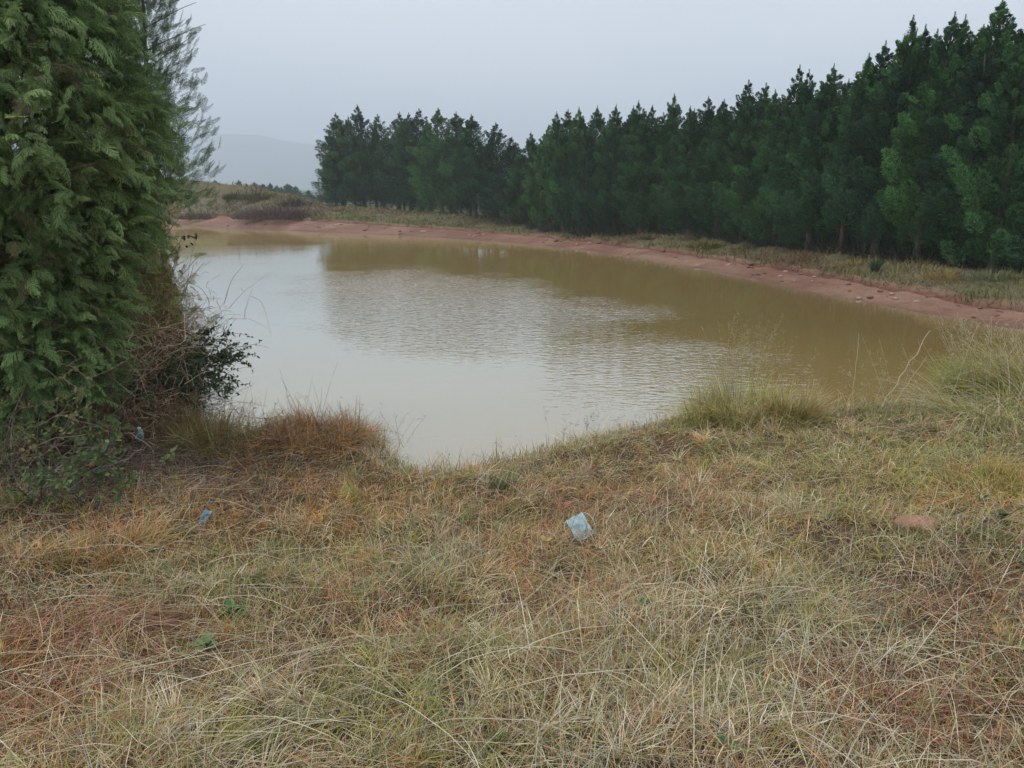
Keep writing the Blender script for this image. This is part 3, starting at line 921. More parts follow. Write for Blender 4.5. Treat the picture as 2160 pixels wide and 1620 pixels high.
def meadow():
    mb = MB()
    # a mat of short curled leaves
    x, y, d = near_pts(1500000)
    dn = .22 + .78 * sm(-.55, .15, vnoise(x, y, .13, 71) + .4 * vnoise(x, y, .06, 79)) - .3 * sm(.3, .8, vnoise(x, y, .4, 72))
    under = np.exp(-(((x + 3.3) / 1.5) ** 2 + ((y - 5.9) / 1.3) ** 2) * .9)
    ok = rng.random(len(x)) < dn * (1 - .8 * under)
    x, y, d = x[ok], y[ok], d[ok]; n = len(x)
    z = height(x, y, d)
    lift = np.maximum(0, vnoise(x, y, .28, 73) + .5 * vnoise(x, y, .12, 70)) * .07
    r = np.hypot(x, y)
    ln = rng.uniform(.03, .115, n) * (1 + .35 * (vnoise(x, y, .6, 74) > .2))
    az = vnoise(x, y, .5, 75) * 3 + rng.normal(0, 1.4, n)
    e0 = rng.uniform(-.1, 1.35, n)
    cur = arcs(np.stack([x, y, z + rng.uniform(-.01, .03, n) + lift * rng.random(n)], 1), az, e0, rng.uniform(0, 2.0, n) * (rng.random(n) < .6), ln, 4, .16)
    wd = (.0017 + .00022 * r) * rng.uniform(.6, 1.7, n)
    c = zone_col(x, y, n)
    ribbons(mb, cur, wd[:, None] * np.array([.8, 1, .75, .12]), perp(az, rng.uniform(-.9, .9, n)), c)
    # small clumps that radiate from a root, each of one colour
    cx_, cy_, cdd = near_pts(9000, 1.2, 9.5); m = len(cx_); print('clumps', m)
    per = 34; n = m * per; gi = np.repeat(np.arange(m), per)
    cc0 = zone_col(cx_, cy_, m)
    sp_ = rng.uniform(.015, .05, m)[gi]
    t0 = rng.random(n) * 6.283
    x = cx_[gi] + sp_ * np.cos(t0) * rng.random(n); y = cy_[gi] + sp_ * np.sin(t0) * rng.random(n)
    z = height(cx_, cy_, cdd)[gi]
    ld = rng.normal(0, 1, (m, 2))[gi]
    az = np.arctan2(np.sin(t0) + .8 * ld[:, 1], np.cos(t0) + .8 * ld[:, 0])
    ln = rng.uniform(.06, .17, n) * rng.uniform(.6, 1.35, m)[gi]
    cur = arcs(np.stack([x, y, z], 1), az, rng.uniform(.35, 1.35, n), rng.uniform(.3, 1.9, n), ln, 5, .05)
    r = np.hypot(x, y)
    wd = (.0019 + .00024 * r) * rng.uniform(.6, 1.5, n)
    ribbons(mb, cur, wd[:, None] * np.array([.8, 1, .85, .6, .12]), perp(az, rng.uniform(-.8, .8, n)), cc0[gi] * rng.uniform(.75, 1.25, (n, 1)))
    print('mat', n)
    # straw strands lying in tangles
    x, y, d = near_pts(150000); n = len(x)
    fl = vnoise(x, y, .9, 76) * 2.4 + .4
    az = fl + rng.normal(0, .75, n) + np.pi * (rng.random(n) < .35)
    z = height(x, y, d)
    ln = rng.uniform(.10, .30, n)
    e0 = rng.uniform(0, .85, n)
    cur = arcs(np.stack([x, y, z + rng.uniform(0, .05, n)], 1), az, e0, (e0 * rng.uniform(1.0, 2.1, n) + .1) * (rng.random(n) < .65), ln, 5, .13)
    r = np.hypot(x, y)
    c = zone_col(x, y, n) * .55 + STRAW * .5 * rng.uniform(.6, 1.3, (n, 1))
    wd = (.0013 + .00018 * r) * rng.uniform(.6, 1.5, n)
    ribbons(mb, cur, wd[:, None] * np.array([1, 1, .9, .7, .2]), perp(az, rng.uniform(-.8, .8, n)), c)
    tag(mb.build('meadow_grass', M_grass), 'tangled dry meadow grass in rust, olive and straw colours covering the near bank', 'grass', kind='stuff')

    # long pale stalks blown flat over the mat
    mb = MB()
    x, y, d = near_pts(30000, .9, 8.5); n = len(x)
    lay = .10 + .8 * (blob(x, y, 250, 1440, .9) + blob(x, y, 1500, 1480, .7) + blob(x, y, 2050, 1550, .8) + blob(x, y, 1480, 1230, .45) + blob(x, y, 60, 1150, .6) + blob(x, y, 2080, 1190, .45)) + .25 * sm(.1, .6, vnoise(x, y, .7, 77))
    ok = rng.random(n) < lay; x, y, d = x[ok], y[ok], d[ok]; n = len(x)
    z = height(x, y, d)
    # over the left foreground they lean to the right, elsewhere they cross
    az = np.where(x < -.2, rng.normal(.25, .55, n), rng.normal(.6, 1.0, n)) + np.pi * (rng.random(n) < .3)
    ln = rng.uniform(.22, .75, n)
    e0 = rng.uniform(.12, .75, n)
    cur = arcs(np.stack([x, y, z + .01], 1), az, e0, e0 * rng.uniform(1.2, 2.2, n), ln, 8, .06)
    zz = height(cur[..., 0], cur[..., 1]) if n < 9000 else 0
    cur[..., 2] = np.maximum(cur[..., 2], zz + .012)
    wd = rng.uniform(.0012, .0036, n)
    c = np.array([.70, .62, .46]) * rng.uniform(.45, 1.2, (n, 1)) * np.where(rng.random((n, 1)) < .25, np.array([[.8, .85, .7]]), np.array([[1, 1, 1]]))
    ribbons(mb, cur, wd[:, None] * np.linspace(1, .35, 8), perp(az, rng.uniform(-.5, .5, n)), c)
    # upright broken stems
    x, y, d = near_pts(5200, 1.4, 8.5); n = len(x); z = height(x, y, d); az = rng.random(n) * 6.28
    cur = arcs(np.stack([x, y, z], 1), az, rng.uniform(.7, 1.5, n), rng.uniform(0, .6, n), rng.uniform(.1, .32, n), 5, .05)
    c = np.array([.55, .46, .30]) * rng.uniform(.6, 1.2, (n, 1))
    ribbons(mb, cur, np.full((n, 1), .0018) * np.array([1, .9, .8, .7, .3]), perp(az, rng.uniform(-.5, .5, n)), c)
    print('stalks', n)
    tag(mb.build('straw_stalks', M_grass), 'long pale straw stalks bent flat across the near meadow', 'straw', kind='stuff')

    # ragged fringe at the water's edge
    mb = MB()
    A = np.array(NEAR); sg = np.concatenate([[0], np.cumsum(np.linalg.norm(np.diff(A, axis=0), axis=1))])
    n = 9000
    s = rng.uniform(0, sg[-1], n)
    x = np.interp(s, sg, A[:, 0]) + rng.normal(0, .06, n); y = np.interp(s, sg, A[:, 1]) - np.abs(rng.normal(0, .12, n))
    d = shore_dist(x, y); ok = d > -.03; x, y, d = x[ok], y[ok], d[ok]; n = len(x)
    z = height(x, y, np.maximum(d, .18))
    az = rng.random(n) * 6.28
    ln = rng.uniform(.05, .17, n) * (1 + .7 * (vnoise(x, y, .35, 78) > .25))
    cur = arcs(np.stack([x, y, z - .02], 1), az, rng.uniform(.4, 1.5, n), rng.uniform(.2, 1.6, n), ln, 5)
    c = zone_col(x, y, n)
    ribbons(mb, cur, np.full((n, 1), .0045) * np.array([1, 1, .8, .5, .12]), perp(az, rng.uniform(-.6, .6, n)), c)
    tag(mb.build('shore_fringe', M_grass), 'ragged brown grass fringe hanging over the near water edge', 'grass', kind='stuff')


meadow()


# ------------------------------------------------------------------ tussocks that stand out
def tussock(xp, yp, label, parts, name='grass_tussock', cat='grass tussock', zfix=None, group=None):
    p = hit(xp, yp)
    root = empty(name, p)
    for (pn, n, spread, l0, l1, e0, e1, bend, wd, cols, kw) in parts:
        mb = MB()
        blade_clump(mb, p, n, spread, l0, l1, e0, e1, bend, wd, cols, **kw)
        o = mb.build(pn, M_grass, root)
        o.matrix_parent_inverse = root.matrix_world.inverted() if False else o.matrix_parent_inverse
        me = o.data; v = np.empty(len(me.vertices) * 3, np.float32); me.vertices.foreach_get('co', v)
        v = v.reshape(-1, 3) - p.astype(np.float32); me.vertices.foreach_set('co', v.ravel())
    tag(root, label, cat, group)
    return root, p


tussock(735, 925, 'rust brown tussock with upright green blades on the headland by the water',
        [('dead_blades', 3200, .32, .18, .44, .7, 1.5, (.2, 1.3), .006, [RUST, ORNG, STRAW * .8, RUST * .7], {}),
         ('green_blades', 330, .28, .34, .60, 1.05, 1.5, (.1, .5), .008, [[.07, .10, .035], [.10, .11, .04]], {})])
tussock(660, 925, 'orange brown tussock left of the green bladed one on the headland',
        [('dead_blades', 2600, .36, .16, .38, .6, 1.5, (.3, 1.6), .006, [RUST, ORNG, ORNG * .8, STRAW * .7], {})])
tussock(470, 950, 'straw coloured tussock at the foot of the leafy shrub by the water',
        [('dead_blades', 1500, .42, .14, .42, .6, 1.5, (.2, 1.5), .006, [OLIVE, STRAW * .8, OLIVE * .8, YG * .8], {})])
tussock(570, 960, 'orange straw tussock between the shrub and the headland',
        [('dead_blades', 1300, .42, .12, .28, .4, 1.5, (.4, 1.9), .006, [ORNG, RUST, OLIVE], {})])
YGR = [[.34, .32, .09], [.26, .27, .07], [.44, .38, .14], [.19, .21, .06], [.40, .30, .11]]
tussock(1590, 880, 'large yellow green tussock on the point right of the cove',
        [('green_blades', 3000, .62, .18, .62, .6, 1.52, (.1, 2.0), .006, YGR, {}),
         ('flower_stalk', 150, .36, .7, 1.15, 1.2, 1.5, (0, .45), .0022, [[.36, .32, .18], [.30, .28, .14]], {'k': 7}),
         ('dead_blades', 2600, .66, .16, .46, .4, 1.4, (.6, 2), .005, [STRAW * .9, RUST * .9, OLIVE, YG, PALE * .8], {})])
tussock(1680, 888, 'brownish tussock leaning against the right of the large yellow green one',
        [('dead_blades', 1600, .24, .2, .46, .8, 1.5, (.2, 1.3), .005, [[.36, .23, .10], [.40, .29, .13], [.30, .29, .1]], {})])
tussock(1480, 892, 'low green tussock just left of the large yellow green one',
        [('green_blades', 1200, .30, .10, .26, .6, 1.5, (.2, 1.5), .005, YGR, {})])
tussock(1340, 905, 'low reddish tussock where the cove edge bends to the right',
        [('dead_blades', 900, .40, .08, .2, .3, 1.4, (.4, 1.9), .004, [RUST, DRUST * 1.3, STRAW * .7], {})])
tussock(2075, 850, 'bright green tussock at the right edge under arching straw',
        [('green_blades', 1800, .34, .3, .62, .9, 1.5, (.1, 1.1), .006, [[.25, .32, .07], [.30, .35, .08]], {}),
         ('dead_blades', 600, .6, .4, .9, .8, 1.4, (1.0, 2.2), .004, [PALE * .8, STRAW * .8], {'k': 8})])
tussock(2140, 900, 'big straw coloured tussock arching over at the right edge',
        [('dead_blades', 2800, .55, .4, .9, .6, 1.4, (1.0, 2.4), .005, [STRAW * .9, YG, OLIVE, GREEN * 1.3, PALE * .8], {'k': 8})])
tussock(2230, 860, 'straw coloured tussock beyond the big arching one at the right edge',
        [('dead_blades', 2600, .6, .5, 1.1, .8, 1.5, (.5, 2.0), .006, [STRAW * .9, YG * .9, OLIVE], {'k': 7})])
tussock(1960, 880, 'thin pale green grass patch beside the small inlet',
        [('green_blades', 2600, .62, .07, .2, .4, 1.5, (.3, 1.5), .004, [[.24, .29, .13], [.22, .26, .12], [.3, .3, .17]], {})])
tussock(1310, 1000 - 275, '', []) if False else None
tussock(1895, 925, 'small round dark olive tuft in the grass near the inlet',
        [('blades', 700, .09, .05, .12, .9, 1.5, (.2, 1.2), .004, [[.13, .11, .03], [.17, .14, .04]], {})])
tussock(1735, 905, 'small low green tuft in front of the brownish tussock',
        [('blades', 400, .12, .06, .15, .8, 1.5, (.2, 1.2), .004, [[.15, .17, .05]], {})])
tussock(1820, 893, 'small bright green tuft at the edge of the inlet',
        [('blades', 450, .12, .06, .15, .8, 1.5, (.2, 1.2), .004, [[.18, .19, .05]], {})])
tussock(2090, 1045, 'yellow orange tussock near the right edge above the flat stone',
        [('blades', 2600, .34, .10, .26, .9, 1.5, (.2, 1.3), .0045, [YG, ORNG * .8, YG * .8, GREEN, ORNG], {})])
tussock(1065, 1035, 'dark olive tuft in the meadow behind the pale blue mask',
        [('blades', 500, .13, .08, .2, .8, 1.5, (.2, 1.2), .004, [[.13, .15, .06], GREYG * .8, [.1, .12, .05]], {})])
tussock(745, 1075, 'small yellow green tuft below the rust brown headland',
        [('blades', 420, .12, .08, .2, .8, 1.5, (.2, 1.2), .004, [YG, [.25, .27, .06]], {})])
tussock(610, 1075, 'dark green tuft among rust coloured grass left of the small yellow green tuft',
        [('blades', 420, .14, .08, .22, .8, 1.5, (.2, 1.2), .004, [[.12, .16, .07], [.15, .18, .08]], {})])
tussock(920, 1110, 'grey green tuft in the middle of the meadow',
        [('blades', 500, .15, .08, .18, .6, 1.5, (.2, 1.4), .0035, [[.2, .23, .13], [.16, .19, .1]], {})])
tussock(235, 1160, 'orange tussock at the left under the dead brush',
        [('blades', 900, .26, .10, .26, .7, 1.5, (.2, 1.4), .004, [ORNG, STRAW * .8, RUST, YG], {})])
tussock(110, 1340, 'dark red swirl of long flattened grass at the left edge',
        [('blades', 1700, .34, .25, .48, .15, .8, (.6, 1.6), .0034, [[.24, .09, .06], [.32, .14, .09], [.16, .06, .04], [.45, .33, .22]], {'k': 7, 'az0': -.3, 'azs': .55})])
tussock(110, 1530, 'brick red flattened grass swirl in the lower left corner',
        [('blades', 1000, .28, .2, .4, .1, .7, (.6, 1.6), .003, [[.3, .13, .08], [.38, .2, .12]], {'k': 7, 'az0': .1, 'azs': .5})])
tussock(40, 1070, 'yellow green tuft at the left edge beneath the dead branches',
        [('blades', 700, .2, .12, .3, .8, 1.5, (.2, 1.4), .004, [YG, [.25, .24, .09], STRAW * .8], {})])


# stems with seed heads that stand against the water
def stems(xp, yp, n, spread, l0, l1, col, label, head=0, name='seed_stalk_tuft', cat='seed stalks', lean=(1.25, 1.52), hl=.03, wd=.003, headcol=None, hw=.006):
    p = hit(xp, yp)
    root = empty(name, p)
    mb = MB()
    r = spread * np.sqrt(rng.random(n)); t_ = rng.random(n) * 6.283
    P_ = np.stack([r * np.cos(t_), r * np.sin(t_) * .5, np.full(n, -.02)], 1)
    az = rng.random(n) * 6.28
    cur = arcs(P_, az, rng.uniform(*lean, n), rng.uniform(0, .35, n), rng.uniform(l0, l1, n), 8, .02)
    col = np.array(col)
    tubes(mb, cur, np.full((n, 8), wd / 2) * np.linspace(1, .45, 8), col * rng.uniform(.8, 1.2, (n, 1)))
    mb.build('stem', M_grass, root)
    if head:
        mb = MB()
        idx = rng.integers(0, n, n * head)
        s = rng.uniform(.55, 1.0, n * head) * 7
        k0 = np.minimum(s.astype(int), 6); f = (s - k0)[:, None]
        Q = cur[idx, k0] * (1 - f) + cur[idx, k0 + 1] * f
        az2 = rng.random(len(Q)) * 6.28; e = rng.uniform(-.1, 1.1, len(Q))
        cu = arcs(Q, az2, e, rng.uniform(0, .6, len(Q)), rng.uniform(.5, 1.6, len(Q)) * hl, 4)
        ribbons(mb, cu, np.full((len(Q), 1), hw) * np.array([.25, .8, 1, .1]), perp(az2, rng.uniform(-.9, .9, len(Q))),
                (np.array(headcol) if headcol is not None else col) * rng.uniform(.7, 1.2, (len(Q), 1)))
        mb.build('seed_head', M_grass, root)
    tag(root, label, cat)


stems(640, 925, 6, .22, .45, .72, [.10, .09, .07], 'few tall thin dark stems rising against the water on the headland', 0, name='bare_stem_tuft', cat='bare stems')
stems(455, 935, 16, .35, .35, .62, [.10, .09, .075], 'dark stems with small seed heads beside the leafy shrub', 5, hl=.035, headcol=[.08, .075, .07])
stems(540, 935, 16, .35, .25, .50, [.12, .10, .07], 'curving dark stems between the leafy shrub and the orange tussocks', 2, hl=.03, headcol=[.11, .10, .08])
stems(1180, 975, 34, .55, .12, .30, [.25, .18, .13], 'fine spikelet grass at the middle of the cove edge', 4, hl=.03, lean=(.8, 1.5), wd=.0016, headcol=[.17, .15, .13], hw=.005)
stems(1290, 930, 46, .55, .16, .36, [.25, .18, .13], 'fine spikelet grass right of the cove edge', 5, hl=.03, lean=(.8, 1.5), wd=.0016, headcol=[.16, .14, .12], hw=.005)
stems(1010, 992, 26, .5, .10, .2, [.25, .18, .13], 'sparse fine spikelet grass at the lowest point of the cove', 3, hl=.028, lean=(.8, 1.5), wd=.0016, headcol=[.17, .15, .13], hw=.005)
stems(1420, 890, 30, .4, .15, .34, [.2, .17, .12], 'thin dark stems left of the low green tussock', 3, hl=.03, lean=(.9, 1.5), wd=.0018, headcol=[.15, .13, .1], hw=.005)
stems(1600, 850, 34, .55, .70, 1.2, [.34, .29, .17], 'pale feathery seed plumes standing above the large yellow green tussock', 34, hl=.045, lean=(1.2, 1.52), wd=.0022, headcol=[.38, .33, .2], hw=.0028)
stems(1850, 880, 22, .55, .35, .7, [.34, .29, .17], 'faint pale seed plumes over the small inlet', 22, hl=.045, lean=(.9, 1.45), wd=.0018, headcol=[.36, .31, .19], hw=.0026)
stems(2080, 850, 30, .55, .6, 1.05, [.48, .41, .27], 'pale seed plumes above the green tussock at the right edge', 26, hl=.05, lean=(1.0, 1.5), wd=.003, headcol=[.46, .39, .26], hw=.003)


def stalk(pts, r, label, col=(.5, .42, .27), name='dead_stalk', cat='dead stalk', side=0):
    P_ = np.array([hit(pts[0][0], pts[0][1])] + [pxd(a, b, hit(pts[0][0], pts[0][1])[1] + c_) for a, b, c_ in pts[1:]])
    o0 = P_[0].copy(); P_ = P_ - o0
    u0 = np.linspace(0, 1, len(P_)); u1 = np.linspace(0, 1, 12)
    C_ = np.stack([np.interp(u1, u0, P_[:, m]) for m in range(3)], 1)
    C_[1:-1] += rng.normal(0, r * .8, (10, 3))
    mb = MB(); tubes(mb, C_[None], (r * np.linspace(1, .45, 12))[None], np.array([col]), 5)
    o = mb.build(name, M_grass); o.location = o0
    tag(o, label, cat)


stems(2050, 870, 40, .9, .45, .95, [.50, .43, .28], 'loose tall straw and seed plumes at the right end of the near bank', 14, hl=.05, lean=(.7, 1.45), wd=.0045, headcol=[.48, .41, .27], hw=.0028)
stems(2190, 850, 80, .9, .6, 1.25, [.50, .43, .28], 'tall loose straw plumes rising at the very right edge of the bank', 16, hl=.05, lean=(.8, 1.45), wd=.005, headcol=[.48, .41, .27], hw=.0028)
stems(700, 930, 40, .7, .16, .40, [.30, .2, .12], 'ragged short brown stems fringing the headland', 3, hl=.04, lean=(.8, 1.5), wd=.003, headcol=[.22, .16, .11], hw=.004)
tussock(420, 935, 'olive straw tussock half hidden under the leafy shrub by the water',
        [('dead_blades', 1800, .4, .18, .48, .7, 1.5, (.2, 1.4), .006, [OLIVE, STRAW * .8, YG * .8, ORNG * .7], {})])
tussock(800, 965, 'rusty fringe tussock where the headland drops to the cove',
        [('dead_blades', 1000, .28, .12, .32, .5, 1.5, (.3, 1.6), .005, [RUST, ORNG, STRAW * .7, GREYG * .7], {})])
stalk([(1795, 872), (1812, 703, .05)], .005, 'single upright pale stalk standing at the inlet', (.52, .46, .25))
stalk([(1850, 868), (1905, 790, .1), (1962, 697, .2)], .008, 'thick pale stalk slanting up to the right over the inlet')
stalk([(1880, 858), (1955, 752, .2)], .005, 'thin pale stalk slanting parallel behind the thick one')
stalk([(1840, 866), (1868, 785, .0)], .004, 'short pale stalk leaning right at the inlet edge')
stalk([(1835, 864), (1790, 810, .1)], .004, 'short pale stalk leaning left at the inlet edge')
stalk([(2000, 860), (2040, 740, .1), (2062, 688, .1)], .005, 'pale stalk rising beside the green tussock at the right')
stalk([(1745, 862), (1890, 861, .0)], .004, 'thin grey stalk lying level across the inlet', (.2, .18, .15))
stalk([(1975, 1120), (2000, 1100, .05), (2060, 1052, .2)], .006, 'dark broken twig lying right of the flat stone', (.10, .08, .06), 'fallen_twig', 'twig')
stalk([(2010, 1075 + 60), (2160, 1070, .1)], .006, 'long dark twig lying toward the right edge above the stone', (.12, .10, .08), 'fallen_twig', 'twig')


# ------------------------------------------------------------------ the big conifer on the left
def spray_proto(seed, asc=False):
    "unit-length drooping fern-like spray in the x-y plane: centreline points, widths, sides"
    r_ = np.random.default_rng(seed)
    C, Wd, S = [], [], []
    k = 4
    def strip(p, a, e, ln, w, droop):
        pts = [p]
        for j in range(1, k):
            ee = e - droop * j / (k - 1)
            pts.append(pts[-1] + ln / (k - 1) * np.array([math.cos(a) * math.cos(ee), math.sin(a) * math.cos(ee), math.sin(ee)]))
        C.append(pts); Wd.append(w * .92 * np.array([.8, 1, .8, .15])); S.append([-math.sin(a), math.cos(a), r_.uniform(-.5, .5)])
        return pts
    main = [np.zeros(3)]
    dr = r_.uniform(.5, 1.1) * (-.2 if asc else 1)
    a = 0.
    for j in range(12):
        a += r_.normal(0, .05)
        e = .15 - dr * (j / 12) ** 1.2
        main.append(main[-1] + np.array([math.cos(a) * math.cos(e), math.sin(a) * math.cos(e), math.sin(e)]) / 12)
    for j in range(1, 13, 3):
        C.append([main[j - 1], main[min(j, 12)], main[min(j + 1, 12)], main[min(j + 2, 12)]]); Wd.append(np.full(4, .014)); S.append([0, 1, .2])
    for j in range(1, 13):
        for sd_ in (-1, 1):
            ln = .36 * (1 - .72 * j / 13) * r_.uniform(.7, 1.15)
            aa = a * j / 13 + sd_ * r_.uniform(.5, .85)
            e = .1 - dr * (j / 12) + r_.normal(0, .12)
            P_ = strip(main[j], aa, e, ln, .022, r_.uniform(.2, .8) * (0 if asc else 1))
            for m in range(1, 4):
                for s2 in (-1, 1):
                    strip(P_[min(m, 3)] if m < 3 else (P_[2] + P_[3]) / 2, aa + s2 * r_.uniform(.35, .7), e - .1 * m + r_.normal(0, .12), ln * r_.uniform(.28, .5), .018, r_.uniform(.1, .7) * (0 if asc else 1))
    return np.array(C), np.array(Wd), np.array(S)


def put_sprays(mb, protos, P, D, roll, size, col, wmul=1.0):
    "copy spray shapes to points P with main axes D"
    n = len(P)
    which = rng.integers(0, len(protos), n)
    up = np.array([0, 0, 1.0])
    for w in range(len(protos)):
        m = which == w
        if not m.any(): continue
        C, Wd, S = protos[w]
        d = D[m] / np.linalg.norm(D[m], axis=1, keepdims=True)
        s = np.cross(up, d); s /= np.linalg.norm(s, axis=1, keepdims=True) + 1e-9
        u_ = np.cross(d, s)
        cr_, sr = np.cos(roll[m])[:, None], np.sin(roll[m])[:, None]
        s, u_ = s * cr_ + u_ * sr, u_ * cr_ - s * sr
        M = np.stack([d, s, u_], 1)                       # rows are the axes
        cur = np.einsum('akj,njc->nakc', C.reshape(len(C), -1, 3), M) * size[m][:, None, None, None] + P[m][:, None, None]
        sd_ = np.einsum('aj,njc->nac', S, M)
        wd = Wd[None] * size[m][:, None, None] * wmul
        nn = m.sum(); A_ = len(C)
        cc = col[m][:, None, :] * rng.uniform(.75, 1.25, (nn, A_, 1))
        ribbons(mb, cur.reshape(nn * A_, -1, 3), wd.reshape(nn * A_, -1), sd_.reshape(nn * A_, 3), cc.reshape(nn * A_, 3))


SPR = [spray_proto(s) for s in range(8)]
ASC = [spray_proto(s + 20, True) for s in range(4)]


def big_conifer():
    bx_, by_ = -3.5, 5.5
    gz = hz1(bx_, by_)
    root = empty('conifer_tree', (bx_, by_, gz))
    pz = np.array([.9, 1.2, 1.84, 2.5, 3.1, 3.7, 4.5, 5.3, 6.0]) - gz
    pr_ = np.array([.48, .60, .76, 1.03, 1.12, 1.0, .75, .38, .05])
    mb = MB()
    # big boughs give the outline its lobes
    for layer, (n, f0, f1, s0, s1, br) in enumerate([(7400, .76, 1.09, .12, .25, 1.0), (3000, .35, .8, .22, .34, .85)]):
        z = rng.uniform(pz[0], pz[-1], n * 3)
        z = z[rng.random(len(z)) < np.interp(z, pz, pr_) / 1.3][:n]; n = len(z)
        az = rng.random(n) * 6.283
        lob = 1 + .11 * vnoise(az * 2.2 + 7, z * 1.0, .9, 81) + .07 * vnoise(az * 5, z * 2.6, .9, 82)
        r = np.interp(z, pz, pr_) * lob * rng.uniform(f0, f1, n)
        P_ = np.stack([np.cos(az) * r, np.sin(az) * r, z + .12 * vnoise(az * 3, z, .5, 83)], 1)
        P_ -= np.stack([np.cos(az), np.sin(az), 0 * az], 1) * .10
        el = rng.normal(.0, .4, n) - .32
        azd = az + rng.normal(0, .55, n)
        Dv = np.stack([np.cos(azd) * np.cos(el), np.sin(azd) * np.cos(el), np.sin(el)], 1)
        patch = vnoise(az * 3 + 3, z * 1.6, .7, 84)[:, None]
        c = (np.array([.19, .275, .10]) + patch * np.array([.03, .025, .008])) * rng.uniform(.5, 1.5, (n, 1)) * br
        old = rng.random(n) < .06
        c[old] = np.array([.12, .10, .05]) * rng.uniform(.6, 1.2, (old.sum(), 1))
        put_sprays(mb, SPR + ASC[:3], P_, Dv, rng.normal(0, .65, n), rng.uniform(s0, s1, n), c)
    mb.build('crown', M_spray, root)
    mb = MB()
    zt = np.linspace(-.3, 5.1, 14)
    cur = np.stack([.05 * np.sin(zt * 1.3), .05 * np.cos(zt), zt], 1)[None]
    tubes(mb, cur, (.11 * (1 - (zt + .3) / 5.8) + .01)[None], np.array([[.13, .095, .07]]), 10)
    mb.build('trunk', M_bark, root, True)
    mb = MB()
    n = 70
    zz = rng.uniform(.25, 4.6, n); az = rng.random(n) * 6.283; ln = np.interp(zz, pz, pr_) * rng.uniform(.7, .95, n)
    cur = arcs(np.stack([0 * zz, 0 * zz, zz], 1), az, rng.uniform(.2, .9, n), rng.uniform(.3, .9, n), ln, 7, .05)
    tubes(mb, cur, np.full((n, 1), .016) * np.linspace(1, .25, 7), np.tile([.11, .085, .065], (n, 1)), 5)
    mb.build('branch', M_bark, root)
    tag(root, 'large dense green conifer with drooping feathery sprays filling the left edge', 'tree')

    # lanky feathery one behind it
    q_ = pxd(322, 300, 7.4); gz = hz1(q_[0], q_[1])
    root = empty('feathery_tree', (q_[0], q_[1], gz))
    mb = MB(); n = 3300
    H = 5.2
    z = rng.uniform(2.05, H, n)
    rr = np.interp(z, [1.7, 2.0, 2.4, 3, 4, 5.2], [.30, .45, .52, .46, .36, .08])
    az = rng.random(n) * 6.283
    r = rr * rng.uniform(.15, 1.0, n) * (1 + .35 * vnoise(az * 3, z * 3, .9, 86))
    P_ = np.stack([np.cos(az) * r, np.sin(az) * r, z], 1)
    el = rng.uniform(.1, 1.1, n)
    Dv = np.stack([np.cos(az) * np.cos(el), np.sin(az) * np.cos(el), np.sin(el)], 1)
    put_sprays(mb, ASC, P_, Dv, rng.normal(0, .6, n), rng.uniform(.08, .15, n), np.array([.12, .19, .09]) * rng.uniform(.7, 1.3, (n, 1)), .8)
    mb.build('crown', M_spray, root)
    mb = MB(); zt = np.linspace(-.2, H + .1, 12)
    tubes(mb, np.stack([.04 * np.sin(zt * 2), .03 * np.cos(zt * 1.4), zt], 1)[None], (.03 * (1 - (zt + .2) / 5.8) + .004)[None], np.array([[.14, .12, .10]]), 7)
    mb.build('trunk', M_bark, root, True)
    mb = MB(); n = 90; zz = rng.uniform(.8, 4.8, n); az = rng.random(n) * 6.283
    cur = arcs(np.stack([0 * zz, 0 * zz, zz], 1), az, rng.uniform(.5, 1.0, n), rng.uniform(-.2, .3, n), rng.uniform(.3, .65, n), 6, .06)
    tubes(mb, cur, np.full((n, 1), .006) * np.linspace(1, .3, 6), np.tile([.13, .11, .09], (n, 1)), 4)
    mb.build('branch', M_bark, root)
    tag(root, 'thin grey green feathery tree showing sky through it behind the large conifer', 'tree')


big_conifer()


def leaf_blades(mb, P, D, ln, wd, col):
    "oval leaves, folded a little along the middle"
    n = len(P)
    D = D / (np.linalg.norm(D, axis=1, keepdims=True) + 1e-9)
    s = np.cross(D, rng.normal(size=(n, 3))); s /= np.linalg.norm(s, axis=1, keepdims=True) + 1e-9
    ks = np.array([0, .25, .6, 1.0]); cur = P[:, None] + D[:, None] * (ks[None, :, None] * ln[:, None, None])
    cur[:, :, 2] -= (ks ** 2)[None] * ln[:, None] * .25
    ribbons(mb, cur, wd[:, None] * np.array([.2, .9, 1, .1]), s, col)


